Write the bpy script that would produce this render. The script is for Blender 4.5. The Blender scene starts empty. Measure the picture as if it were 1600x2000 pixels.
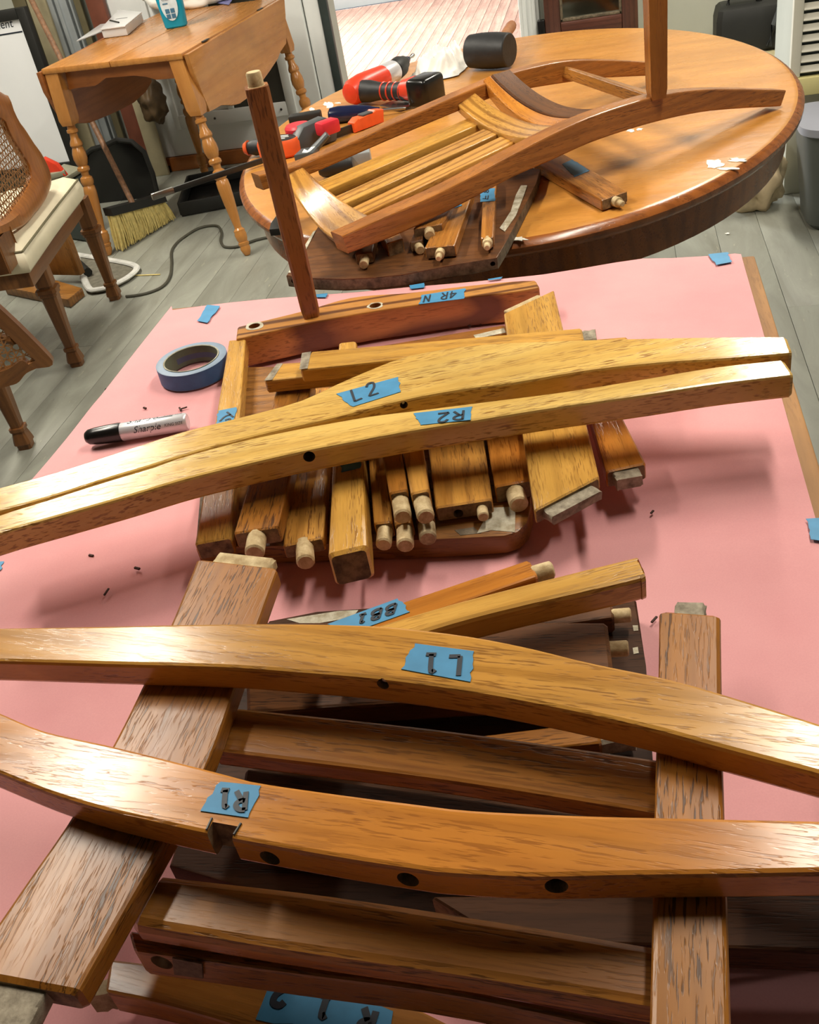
import bpy, bmesh, math, random
from mathutils import Vector, Matrix, noise
random.seed(7)
S = bpy.context.scene
COL = S.collection

# ------------------------------------------------------------------ camera
F_PX, TILT, ROLL, YAW, CAM_H = 1925.0, math.radians(35.25), math.radians(11.4), math.radians(15.6), 1.34
_dn = Vector((0, -math.sin(TILT), -math.cos(TILT))); _rt = Vector((1, 0, 0)); _fw = Vector((0, math.cos(TILT), -math.sin(TILT)))
_yaw = Matrix.Rotation(YAW, 3, 'Z')
AX = _yaw @ (math.cos(ROLL) * _rt + math.sin(ROLL) * _dn)
AY = _yaw @ (-math.sin(ROLL) * _rt + math.cos(ROLL) * _dn)
AF = _yaw @ _fw
CAM = Vector((0, 0, CAM_H))
cd = bpy.data.cameras.new('camera'); cam = bpy.data.objects.new('camera', cd); COL.objects.link(cam)
cd.sensor_fit = 'VERTICAL'; cd.sensor_height = 24.0; cd.lens = 24.0 * F_PX / 2000.0
cd.clip_start = 0.01; cd.clip_end = 60
cam.matrix_world = Matrix(((AX.x, -AY.x, -AF.x, 0), (AX.y, -AY.y, -AF.y, 0), (AX.z, -AY.z, -AF.z, CAM_H), (0, 0, 0, 1)))
S.camera = cam
S.view_settings.view_transform = 'Standard'; S.view_settings.look = 'None'
S.view_settings.exposure = -0.1; S.view_settings.gamma = 1.0
S.view_settings.use_curve_mapping = False

w = bpy.data.worlds.new('world'); S.world = w; w.use_nodes = True
w.node_tree.nodes['Background'].inputs[0].default_value = (0.8, 0.88, 1.0, 1); w.node_tree.nodes['Background'].inputs[1].default_value = 0.25

def area(name, loc, rot, sx, sy, power, color):
    l = bpy.data.lights.new(name, 'AREA'); l.shape = 'RECTANGLE'; l.size = sx; l.size_y = sy
    l.energy = power; l.color = color
    o = bpy.data.objects.new(name, l); COL.objects.link(o); o.location = loc; o.rotation_euler = rot
    return o
CEIL = 2.5
WARM = (1.0, 0.93, 0.80)
LAMPS = [(-1.45, 1.55, 44), (0.42, 1.55, 33), (-2.3, 3.4, 54), (0.62, 3.9, 50)]
for x, y, p in LAMPS:
    area('tube_light', (x, y, CEIL - 0.085), (0, 0, 0), 0.14, 1.15, p, WARM)
area('hall_fill_light', (-2.9, 7.0, 1.5), (0, math.radians(-58), 0), 1.2, 1.6, 650, (0.93, 0.96, 1.0))  # unseen lamp added at the solid hall wall to whiten the hall floor

def ray(u, v): return (u - 800) / F_PX * AX + (v - 1000) / F_PX * AY + AF
class Pl:
    """a plane in the room; hit() gives the point of it that is seen at pixel (u, v)"""
    def __init__(s, p, n): s.p = Vector(p); s.n = Vector(n)
    def hit(s, u, v):
        d = ray(u, v); return CAM + d * (s.n.dot(s.p - CAM) / s.n.dot(d))
def hz(z): return Pl((0, 0, z), (0, 0, 1))
def at(u, v, z): return hz(z).hit(u, v)
def vert(p, q):
    d = Vector(q) - Vector(p); return Pl(p, (-d.y, d.x, 0))
def yb(b): return Pl((0, b, 0), (0, 1, 0))
def xa(a): return Pl((a, 0, 0), (1, 0, 0))
def tilt(m0, z0, m1, z1):
    p, q = at(*m0, z0), at(*m1, z1); ax = (q - p).normalized(); c = Vector((-ax.y, ax.x, 0)); return Pl(p, ax.cross(c))

# --------------------------------------------------------------- materials
def srgb(r, g, b):
    f = lambda c: (c / 12.92 if c <= 0.04045 else ((c + 0.055) / 1.055) ** 2.4)
    return (f(r / 255), f(g / 255), f(b / 255), 1)
class NT:
    def __init__(s, name):
        s.m = bpy.data.materials.new(name); s.m.use_nodes = True; s.t = s.m.node_tree; s.b = s.t.nodes['Principled BSDF']
    def n(s, typ, **kw):
        o = s.t.nodes.new(typ)
        for k, v in kw.items():
            if k[0] == 'i' and k[1:].isdigit(): o.inputs[int(k[1:])].default_value = v
            elif k in o.inputs: o.inputs[k].default_value = v
            else: setattr(o, k, v)
        return o
    def l(s, a, b): s.t.links.new(a, b)
    def coords(s, rnd=True):
        tc = s.n('ShaderNodeTexCoord')
        if not rnd: return tc.outputs['Object']
        oi = s.n('ShaderNodeObjectInfo'); ad = s.n('ShaderNodeVectorMath', operation='ADD'); sc = s.n('ShaderNodeVectorMath', operation='SCALE')
        cb = s.n('ShaderNodeCombineXYZ'); s.l(oi.outputs['Random'], cb.inputs[0]); s.l(oi.outputs['Random'], cb.inputs[1]); s.l(oi.outputs['Random'], cb.inputs[2])
        s.l(cb.outputs[0], sc.inputs[0]); sc.inputs['Scale'].default_value = 9.0
        s.l(tc.outputs['Object'], ad.inputs[0]); s.l(sc.outputs[0], ad.inputs[1]); return ad.outputs[0]
    def noise(s, vec, scale, det=4, rough=0.55, dist=0.0):
        mp = s.n('ShaderNodeMapping'); s.l(vec, mp.inputs[0]); mp.inputs['Scale'].default_value = scale
        no = s.n('ShaderNodeTexNoise', Scale=1.0, Detail=det, Roughness=rough, Distortion=dist); s.l(mp.outputs[0], no.inputs['Vector']); return no.outputs[0]
    def ramp(s, fac, stops, interp='LINEAR'):
        r = s.n('ShaderNodeValToRGB'); r.color_ramp.interpolation = interp
        while len(r.color_ramp.elements) < len(stops): r.color_ramp.elements.new(0.5)
        for e, (p, c) in zip(r.color_ramp.elements, stops): e.position = p; e.color = c if len(c) == 4 else (*c, 1)
        s.l(fac, r.inputs[0]); return r.outputs[0]
    def mix(s, fac, a, b, mode='MIX'):
        m = s.n('ShaderNodeMix', data_type='RGBA', blend_type=mode)
        for i, x in ((0, fac), (6, a), (7, b)):
            if hasattr(x, 'is_linked') or isinstance(x, bpy.types.NodeSocket): s.l(x, m.inputs[i])
            else: m.inputs[i].default_value = x
        return m.outputs[2]
    def bump(s, h, strength, dist=0.001):
        b = s.n('ShaderNodeBump', Strength=strength, Distance=dist); s.l(h, b.inputs['Height']); s.l(b.outputs[0], s.b.inputs['Normal'])
BW = lambda x: (x, x, x, 1)
def oak(name, light, dark, pore, pores=0.75, rough=0.32, fine=1.0, figure=0.5, coat=0.0, spec=0.5, gs=1.0):
    t = NT(name); v = t.coords()
    g = t.noise(v, (2.2, 26 * fine * gs, 26 * fine * gs), 5, 0.6, 0.4)
    base = t.ramp(g, [(0.32, srgb(*dark)), (0.66, srgb(*light))])
    wv = t.n('ShaderNodeTexWave', wave_type='BANDS', bands_direction='Y'); mp = t.n('ShaderNodeMapping'); t.l(v, mp.inputs[0]); mp.inputs['Scale'].default_value = (1.1, 11 * fine, 9 * fine)
    t.l(mp.outputs[0], wv.inputs['Vector']); wv.inputs['Scale'].default_value = 1.6; wv.inputs['Distortion'].default_value = 5.5; wv.inputs['Detail'].default_value = 2.5; wv.inputs['Detail Scale'].default_value = 0.8
    fig = t.ramp(wv.outputs[0], [(0.0, BW(0)), (0.55, BW(0)), (0.92, BW(figure))])
    c = t.mix(fig, base, srgb(*pore))
    p = t.noise(v, (52, 640 * fine, 640 * fine), 2, 0.5)
    pm = t.ramp(p, [(0.535, BW(0)), (0.61, BW(pores))])
    p2 = t.noise(v, (5, 60, 60), 2, 0.5); pm2 = t.ramp(p2, [(0.40, BW(0.15)), (0.62, BW(1))])
    pp = t.mix(1.0, pm, pm2, 'MULTIPLY')
    c = t.mix(pp, c, srgb(*pore))
    big = t.noise(v, (5, 9, 9), 3, 0.6); tone = t.ramp(big, [(0.3, BW(0.74)), (0.7, BW(1.0))])
    c = t.mix(1.0, c, tone, 'MULTIPLY')
    t.l(c, t.b.inputs['Base Color'])
    rr = t.n('ShaderNodeMapRange'); t.l(p2, rr.inputs[0]); rr.inputs[3].default_value = rough - 0.07; rr.inputs[4].default_value = rough + 0.1; t.l(rr.outputs[0], t.b.inputs['Roughness'])
    t.b.inputs['Specular IOR Level'].default_value = spec; t.b.inputs['Coat Weight'].default_value = coat; t.b.inputs['Coat Roughness'].default_value = 0.15
    inv = t.n('ShaderNodeMath', operation='SUBTRACT', i0=1.0); t.l(pp, inv.inputs[1]); t.bump(inv.outputs[0], 0.35, 0.0006)
    return t.m
def flat(name, col, rough=0.5, metal=0.0, var=0.12, scale=30, bump=0.0, spec=0.5):
    t = NT(name); v = t.coords(); n = t.noise(v, (scale,) * 3, 4)
    c = srgb(*col); lo = tuple(x * (1 - var) for x in c[:3]); hi = tuple(min(1, x * (1 + var)) for x in c[:3])
    t.l(t.ramp(n, [(0.3, (*lo, 1)), (0.7, (*hi, 1))]), t.b.inputs['Base Color'])
    t.b.inputs['Roughness'].default_value = rough; t.b.inputs['Metallic'].default_value = metal; t.b.inputs['Specular IOR Level'].default_value = spec
    if bump: t.bump(n, bump, 0.004)
    return t.m
M = {}
M['honey'] = oak('oak_honey', (236, 196, 112), (222, 174, 88), (138, 88, 32), 0.8, 0.18, 0.8, 0.1)
M['gold'] = oak('oak_golden', (226, 174, 86), (204, 148, 62), (126, 78, 26), 0.65, 0.25, 1.0, 0.2)
M['gold2'] = oak('oak_golden_brown', (216, 158, 74), (188, 128, 50), (120, 72, 24), 0.65, 0.2, 1.0, 0.25)
M['amber'] = oak('oak_amber', (216, 144, 60), (194, 118, 44), (124, 66, 22), 0.6, 0.19, 1.0, 0.2)
M['block'] = oak('oak_block', (228, 170, 82), (200, 136, 56), (112, 64, 22), 0.9, 0.32, 1.0, 0.35)
M['brown'] = oak('oak_brown', (182, 126, 60), (150, 98, 42), (72, 40, 16), 0.8, 0.34, 1.0, 0.3)
M['tan'] = oak('oak_tan', (178, 116, 44), (148, 90, 32), (66, 36, 12), 0.85, 0.3, 1.0, 0.12, spec=0.35)
M['slat'] = oak('oak_slat', (204, 138, 62), (150, 92, 38), (72, 38, 14), 0.7, 0.28, 1.0, 0.2, gs=2.6)
M['shade'] = oak('oak_painted_shade', (84, 52, 30), (60, 36, 20), (32, 18, 8), 0.7, 0.5, 1.0, 0.2, spec=0.12)  # shade of the pile's gaps is put into this oak's dark colour
M['dark'] = oak('oak_dark', (120, 76, 40), (92, 56, 30), (46, 26, 12), 0.8, 0.45, 1.0, 0.2, spec=0.25)
M['red'] = oak('oak_red', (186, 120, 54), (160, 96, 42), (94, 50, 20), 0.7, 0.28, 1.0, 0.25)
M['redfig'] = oak('oak_red_figured', (212, 152, 78), (194, 128, 60), (96, 50, 20), 0.5, 0.30, 0.8, 0.9)
M['post'] = oak('oak_post_red', (188, 122, 68), (160, 96, 50), (80, 40, 18), 0.8, 0.36, 0.6, 0.4)
M['crest'] = oak('oak_crest', (216, 162, 78), (194, 132, 58), (122, 72, 26), 0.6, 0.22, 0.8, 0.6)
M['bare'] = oak('oak_bare', (216, 196, 160), (190, 164, 124), (140, 108, 70), 0.7, 0.40, 1.0, 0.15)
M['table'] = oak('oak_table', (214, 150, 70), (204, 138, 60), (166, 100, 40), 0.35, 0.28, 0.35, 0.1)
M['rim'] = oak('oak_table_rim', (170, 100, 46), (142, 78, 34), (88, 44, 18), 0.5, 0.22, 0.6, 0.3)
M['maple'] = oak('maple', (204, 142, 74), (190, 126, 62), (160, 98, 44), 0.15, 0.24, 0.5, 0.2)
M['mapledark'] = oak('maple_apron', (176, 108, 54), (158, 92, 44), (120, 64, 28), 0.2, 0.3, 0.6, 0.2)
M['walnut'] = oak('walnut_chair', (138, 90, 46), (112, 68, 32), (64, 34, 16), 0.3, 0.35, 0.8, 0.2)
M['chairorange'] = oak('chair_back_wood', (184, 116, 50), (160, 94, 38), (104, 56, 22), 0.3, 0.3, 0.8, 0.2)
M['mahog'] = oak('mahogany', (104, 58, 42), (80, 42, 30), (46, 22, 16), 0.4, 0.35, 0.8, 0.3)
M['ply'] = oak('board_edge', (176, 128, 74), (150, 102, 54), (104, 66, 32), 0.4, 0.5, 0.6, 0.2)
M['hall'] = oak('hall_floor_oak', (196, 156, 134), (172, 128, 108), (120, 82, 66), 0.5, 0.26, 0.5, 0.2)
M['handle'] = oak('mallet_handle', (184, 122, 70), (164, 100, 54), (120, 66, 30), 0.3, 0.4, 1, 0.2)
def grubby(name, light, dark):
    t = NT(name); v = t.coords(); n = t.noise(v, (70, 70, 70), 6, 0.65); n2 = t.noise(v, (400, 400, 400), 2)
    c = t.ramp(n, [(0.34, srgb(*dark)), (0.64, srgb(*light))]); t.l(c, t.b.inputs['Base Color']); t.b.inputs['Roughness'].default_value = 0.75; t.bump(n, 0.6, 0.002)
    return t.m
M['end'] = grubby('end_grain', (150, 122, 86), (78, 60, 40))
M['tenon'] = grubby('glued_tenon', (196, 176, 138), (126, 104, 70))
M['grey_tenon'] = grubby('grey_tenon', (172, 160, 138), (104, 92, 74))
M['dowel'] = grubby('dowel_wood', (216, 194, 150), (166, 138, 94))
M['grey_wood'] = grubby('weathered_edge', (120, 104, 82), (64, 52, 38))
M['glue'] = grubby('glue_residue', (206, 200, 180), (150, 138, 112))
M['tape'] = flat('painters_tape', (62, 136, 180), 0.55, 0, 0.10, 60)
M['roll'] = flat('tape_roll_side', (134, 152, 172), 0.5, 0, 0.08, 60)
M['rollout'] = flat('tape_roll_face', (44, 94, 142), 0.5, 0, 0.12, 90)
M['rollcore'] = flat('tape_core_card', (92, 104, 84), 0.6, 0, 0.15, 50)
M['ink'] = flat('marker_ink', (32, 40, 52), 0.5, 0, 0.1)
M['white'] = flat('white_plastic', (236, 236, 230), 0.45)
M['wall'] = flat('wall_paint', (140, 140, 134), 0.7, 0, 0.05, 4)
M['wallgrey'] = flat('grey_wall_paint', (180, 182, 170), 0.75, 0, 0.06, 4)
M['ceil'] = flat('ceiling_paint', (112, 108, 100), 0.8, 0, 0.04, 3)
M['door'] = flat('door_paint', (236, 238, 236), 0.5, 0, 0.03, 6)
M['jamb'] = flat('dark_jamb', (52, 62, 60), 0.5, 0, 0.1)
M['glassdark'] = flat('dark_pane', (56, 54, 46), 0.25, 0, 0.15, 10)
M['metal'] = flat('steel', (176, 176, 174), 0.3, 1.0, 0.1)
M['alu'] = flat('aluminium', (214, 214, 218), 0.3, 0.35, 0.04)
M['frame'] = flat('galvanised_frame', (170, 176, 178), 0.4, 0.4, 0.1, 12)
M['darksteel'] = flat('dark_steel', (66, 66, 64), 0.4, 0.7, 0.15)
M['black'] = flat('black_plastic', (20, 19, 18), 0.25, 0, 0.1)
M['blackmat'] = flat('black_dull', (26, 26, 23), 0.55, 0, 0.2, 14)
M['rubber'] = flat('black_rubber', (36, 37, 38), 0.5, 0, 0.3, 40, 0.2)
M['grip'] = flat('dark_grey_plastic', (78, 82, 84), 0.45)
M['redp'] = flat('red_plastic', (224, 66, 40), 0.35)
M['crimson'] = flat('crimson_plastic', (214, 44, 58), 0.4)
M['orange'] = flat('orange_plastic', (238, 96, 44), 0.4)
M['navy'] = flat('navy_handle', (30, 36, 66), 0.15)
M['cloth'] = flat('white_cotton', (240, 238, 230), 0.9, 0, 0.04, 20)
M['cream'] = flat('cream_vinyl', (228, 218, 190), 0.5, 0, 0.06, 12)
M['piping'] = flat('dark_piping', (112, 106, 80), 0.6)
M['cane'] = flat('cane', (150, 104, 58), 0.55, 0, 0.2, 60)
M['bristle'] = flat('broom_bristle', (216, 196, 124), 0.7, 0, 0.18, 60)
M['bin'] = flat('grey_bin_plastic', (84, 88, 84), 0.5, 0, 0.06, 8)
M['binrim'] = flat('bin_rim', (150, 152, 162), 0.45, 0, 0.05, 8)
M['bagp'] = flat('paper_sack', (228, 206, 168), 0.7, 0, 0.2, 14, 0.2)
M['louvre'] = flat('louvre_cream', (222, 218, 202), 0.45, 0, 0.05, 8)
M['yellow'] = flat('yellowed_rail', (212, 202, 140), 0.5, 0, 0.06, 8)
M['cord'] = flat('rubber_cord', (70, 68, 56), 0.6)
M['leather'] = flat('brown_leather', (92, 72, 46), 0.6, 0, 0.3, 20, 0.3)
M['mopgrey'] = flat('grey_mesh', (112, 108, 94), 0.8, 0, 0.3, 40)
M['mopwhite'] = flat('scuffed_white', (206, 206, 200), 0.6, 0, 0.15, 30)
M['olive'] = flat('olive_board', (96, 88, 62), 0.7, 0, 0.15, 10)
M['beige'] = flat('beige_board', (160, 150, 120), 0.7, 0, 0.12, 10)
M['brownboard'] = flat('red_brown_board', (112, 62, 44), 0.55, 0, 0.2, 12)
M['rust'] = flat('worn_broom_handle', (126, 92, 66), 0.6, 0, 0.4, 60)
M['wb'] = flat('whiteboard', (246, 248, 250), 0.35, 0, 0.02, 4)
M['box'] = flat('grey_case', (150, 148, 126), 0.5, 0, 0.1, 20)
M['chip'] = flat('wood_chip', (60, 36, 24), 0.8)
M['purple'] = flat('purple_print', (120, 120, 170), 0.5, 0, 0.2, 40)
M['lampshell'] = flat('lamp_housing', (225, 225, 220), 0.5)
M['teal'] = flat('teal_plastic', (28, 140, 160), 0.3)
def paper():
    t = NT('pink_paper'); v = t.coords(False); n = t.noise(v, (6, 6, 6), 4); n2 = t.noise(v, (700, 700, 700), 2)
    c = t.ramp(n, [(0.3, srgb(216, 152, 155)), (0.7, srgb(226, 166, 167))]); c = t.mix(0.12, c, t.ramp(n2, [(0.3, srgb(190, 120, 120)), (0.7, srgb(232, 164, 162))]))
    t.l(c, t.b.inputs['Base Color']); t.b.inputs['Roughness'].default_value = 0.85; t.b.inputs['Specular IOR Level'].default_value = 0.2; t.bump(n, 0.5, 0.006); return t.m
M['paper'] = paper()
def greyfloor():
    t = NT('grey_floor_paint'); v = t.coords(); a = t.noise(v, (9, 2.2, 4), 6, 0.65, 0.6); b = t.noise(v, (60, 12, 20), 4, 0.6)
    c = t.ramp(a, [(0.26, srgb(122, 122, 110)), (0.5, srgb(142, 143, 132)), (0.74, srgb(158, 160, 148))])
    sc = t.ramp(b, [(0.66, BW(0)), (0.76, BW(0.7))]); c = t.mix(sc, c, srgb(186, 180, 158))
    sd = t.ramp(b, [(0.22, BW(0.6)), (0.32, BW(0))]); c = t.mix(sd, c, srgb(84, 76, 62))
    t.l(c, t.b.inputs['Base Color']); t.b.inputs['Roughness'].default_value = 0.5; t.bump(a, 0.3, 0.004); return t.m
M['floor'] = greyfloor()
def clear(name, col, rough=0.05, alpha=1.0, trans=1.0):
    t = NT(name); t.b.inputs['Base Color'].default_value = srgb(*col); t.b.inputs['Roughness'].default_value = rough
    t.b.inputs['Transmission Weight'].default_value = trans; t.b.inputs['IOR'].default_value = 1.4; return t.m
M['clear'] = clear('clear_plastic', (250, 250, 250), 0.2, 1, 0.35)
M['bluefluid'] = clear('blue_cleaner', (20, 150, 184), 0.08, 1, 0.1)
M['mirror'] = flat('mirror_glass', (200, 205, 195), 0.06, 1.0, 0.02)
def emit(name, col, st):
    t = NT(name); t.b.inputs['Emission Color'].default_value = col; t.b.inputs['Emission Strength'].default_value = st; return t.m
M['tube'] = emit('tube_glow', (1, 0.95, 0.85, 1), 6.0)

# ----------------------------------------------------------------- helpers
WM = {}
def frame(o=(0, 0, 0), x=(1, 0, 0), up=(0, 0, 1)):
    x = Vector(x).normalized(); z = Vector(up); z = z if abs(x.dot(z.normalized())) < 0.995 else Vector((1, 0, 0)) if abs(x.x) < 0.9 else Vector((0, 1, 0)); z = (z - x * z.dot(x)).normalized(); y = z.cross(x)
    return Matrix(((x.x, y.x, z.x, o[0]), (x.y, y.y, z.y, o[1]), (x.z, y.z, z.z, o[2]), (0, 0, 0, 1)))
def props(o, label=None, cat=None, group=None, kind=None):
    for k, v in (('label', label), ('category', cat), ('group', group), ('kind', kind)):
        if v: o[k] = v
    return o
def add(name, bm, mats, parent=None, fr=None, label=None, cat=None, group=None, kind=None, sharp=35):
    """bm holds room coordinates; the object gets its own local frame fr"""
    if not isinstance(mats, (list, tuple)): mats = [mats]
    if fr is None:
        c = Vector((0, 0, 0)); n = max(1, len(bm.verts))
        for vt in bm.verts: c += vt.co
        fr = frame(c / n)
    bmesh.ops.recalc_face_normals(bm, faces=bm.faces)
    bm.transform(fr.inverted())
    me = bpy.data.meshes.new(name); bm.to_mesh(me); bm.free()
    for m in mats: me.materials.append(M[m] if isinstance(m, str) else m)
    for p in me.polygons: p.use_smooth = True
    me.set_sharp_from_angle(angle=math.radians(sharp))
    o = bpy.data.objects.new(name, me); COL.objects.link(o)
    if parent: o.parent = parent; o.matrix_parent_inverse = WM[parent.name].inverted()
    o.matrix_basis = fr; WM[o.name] = fr
    return props(o, label, cat, group, kind)
def thing(name, loc, label, cat, group=None, kind=None):
    o = bpy.data.objects.new(name, None); COL.objects.link(o); o.empty_display_size = 0.05
    fr = frame(loc); o.matrix_basis = fr; WM[o.name] = fr
    return props(o, label, cat, group, kind)
def loft(bm, rings, cap=True, mcap=0, close=True, mi=0):
    R_ = [[bm.verts.new(p) for p in r] for r in rings]; n = len(rings[0])
    for a, b in zip(R_, R_[1:]):
        for i in range(n if close else n - 1):
            j = (i + 1) % n; f = bm.faces.new((a[i], a[j], b[j], b[i])); f.material_index = mi
    if cap and close:
        for r in (R_[0], R_[-1]):
            f = bm.faces.new(r); f.material_index = mcap
    return R_
def tube(bm, pts, rad, seg=10, cap=True, mi=0, up=(0, 0, 1), flatten=1.0):
    pts = [Vector(p) for p in pts]; rad = rad if isinstance(rad, (list, tuple)) else [rad] * len(pts); rings = []
    for i, p in enumerate(pts):
        t = (pts[min(i + 1, len(pts) - 1)] - pts[max(i - 1, 0)]).normalized(); u_ = Vector(up)
        if abs(t.dot(u_)) > 0.97: u_ = Vector((1, 0, 0))
        s_ = t.cross(u_).normalized(); q = s_.cross(t)
        rings.append([p + rad[i] * (math.cos(k * 2 * math.pi / seg) * s_ + flatten * math.sin(k * 2 * math.pi / seg) * q) for k in range(seg)])
    loft(bm, rings, cap, mi, True, mi); return bm
def lathe(bm, p0, p1, prof, seg=20, mi=0, cap=True):
    p0, p1 = Vector(p0), Vector(p1); tube_pts = [p0.lerp(p1, t) for t, r in prof]; d = (p1 - p0).normalized()
    u_ = Vector((0, 0, 1)) if abs(d.z) < 0.9 else Vector((1, 0, 0)); s_ = d.cross(u_).normalized(); q = s_.cross(d)
    rings = [[c + r * (math.cos(k * 2 * math.pi / seg) * s_ + math.sin(k * 2 * math.pi / seg) * q) for k in range(seg)] for c, (t, r) in zip(tube_pts, prof)]
    loft(bm, rings, cap, mi, True, mi); return bm
def box(bm, fr, dims, bev=0.002, off=(0, 0, 0), mi=0, seg=2):
    m = bmesh.ops.create_cube(bm, size=1.0)['verts']
    for vt in m: vt.co = fr @ Vector((vt.co.x * dims[0] + off[0], vt.co.y * dims[1] + off[1], vt.co.z * dims[2] + off[2]))
    fs = set(f for vt in m for f in vt.link_faces)
    for f in fs: f.material_index = mi
    if bev:
        es = list(set(e for vt in m for e in vt.link_edges))
        bmesh.ops.bevel(bm, geom=es, offset=bev, segments=seg, profile=0.5, affect='EDGES', clamp_overlap=True)
    return bm
def prism(bm, poly, vec, bev=0.0, mi=0, mside=None):
    """polygon of room points pushed along vec"""
    vec = Vector(vec); a = [bm.verts.new(p) for p in poly]; b = [bm.verts.new(Vector(p) + vec) for p in poly]
    f0 = bm.faces.new(a); f1 = bm.faces.new(list(reversed(b))); f0.material_index = f1.material_index = mi; n = len(a)
    for i in range(n):
        f = bm.faces.new((a[i], b[i], b[(i + 1) % n], a[(i + 1) % n])); f.material_index = mi if mside is None else mside
    if bev:
        es = [e for e in f0.edges] + [e for e in f1.edges]
        bmesh.ops.bevel(bm, geom=es, offset=bev, segments=2, profile=0.5, affect='EDGES', clamp_overlap=True)
    return bm
def spl(pts, n):
    """n+1 points evenly along a smooth line through pts"""
    if len(pts) == 2:
        return [tuple(pts[0][k] + (pts[1][k] - pts[0][k]) * i / n for k in range(len(pts[0]))) for i in range(n + 1)]
    P_ = [Vector(p) if len(p) == 3 else Vector((p[0], p[1], 0)) for p in pts]; P_ = [2 * P_[0] - P_[1]] + P_ + [2 * P_[-1] - P_[-2]]
    fine = []
    for i in range(1, len(P_) - 2):
        a, b, c, d = P_[i - 1:i + 3]
        for k in range(12):
            t = k / 12; fine.append(0.5 * ((2 * b) + (c - a) * t + (2 * a - 5 * b + 4 * c - d) * t * t + (3 * b - a - 3 * c + d) * t ** 3))
    fine.append(P_[-2]); L = [0]
    for a, b in zip(fine, fine[1:]): L.append(L[-1] + (b - a).length)
    out = []; j = 0
    for i in range(n + 1):
        s_ = L[-1] * i / n
        while j < len(L) - 2 and L[j + 1] < s_: j += 1
        t = (s_ - L[j]) / max(1e-9, L[j + 1] - L[j]); q = fine[j].lerp(fine[j + 1], t); out.append(tuple(q) if len(pts[0]) == 3 else (q.x, q.y))
    return out
def section(a, b, dn, th, r):
    """rounded rectangle: a, b the two top edges, dn down direction"""
    ac = (b - a); wd = ac.length; ac = ac / max(wd, 1e-9); r = min(r, wd * 0.45, th * 0.45); k = r * 0.3
    P_ = lambda x, z: a + ac * x + dn * z
    return [P_(0, r), P_(k, k), P_(r, 0), P_(wd - r, 0), P_(wd - k, k), P_(wd, r), P_(wd, th - r), P_(wd - k, th - k), P_(wd - r, th), P_(r, th), P_(k, th - k), P_(0, th - r)]
def flatten(o):
    for p in o.data.polygons:
        if abs(p.normal.z) > 0.985: p.use_smooth = False
class Stick: pass
def soften(st, it=2):
    for _ in range(it):
        if len(st) < 3: return st
        o = [st[0]]
        for p, q in zip(st, st[1:]): o += [(p[0] * .75 + q[0] * .25, p[1] * .75 + q[1] * .25), (p[0] * .25 + q[0] * .75, p[1] * .25 + q[1] * .75)]
        st = o + [st[-1]]
    return st
GLY = {'L': [[(0.1, 1), (0.08, 0)], [(0.08, 0), (0.8, 0.05)]], '1': [[(0.2, 0.78), (0.5, 1), (0.5, 0)], [(0.2, 0), (0.85, 0.02)]],
       'R': [[(0.1, 0), (0.1, 1)], [(0.05, 0.98), (0.6, 1.02), (0.95, 0.75), (0.6, 0.5), (0.12, 0.48)], [(0.4, 0.48), (0.9, 0)]],
       '2': [[(0.08, 0.8), (0.3, 1.05), (0.85, 1), (0.8, 0.6), (0.3, 0.25), (0.05, 0.02)], [(0.05, 0.02), (0.95, 0.0)]],
       'B': [[(0.1, 0), (0.1, 1)], [(0.05, 0.98), (0.6, 1.04), (0.85, 0.8), (0.6, 0.56), (0.12, 0.53)], [(0.12, 0.53), (0.75, 0.5), (1.0, 0.2), (0.7, -0.02), (0.08, 0)]],
       'F': [[(0.1, 0), (0.1, 1), ], [(0.08, 1), (0.9, 1)], [(0.1, 0.52), (0.75, 0.54)]], '4': [[(0.75, 0), (0.75, 1)], [(0.75, 1), (0.05, 0.35)], [(0.05, 0.35), (1, 0.35)]],
       '8': [[(0.5, 0.52), (0.1, 0.75), (0.5, 1.02), (0.9, 0.75), (0.5, 0.52), (0.08, 0.25), (0.5, -0.02), (0.95, 0.25), (0.5, 0.52)]], 'N': [[(0.1, 0), (0.12, 1)], [(0.12, 1), (0.85, 0.05)], [(0.85, 0.05), (0.9, 1)]]}
def glyphs(body, o, ex, ey, gap=0.3):
    """hand-written strokes: o first corner, ex/ey the letter's width and height, all in pixels of the tape's plane"""
    out = []
    for i, c in enumerate(body):
        if c == ' ': continue
        for st in GLY[c]: out.append([(o[0] + (x + i * (1 + gap)) * ex[0] + y * ey[0], o[1] + (x + i * (1 + gap)) * ex[1] + y * ey[1]) for x, y in st])
    return out
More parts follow.
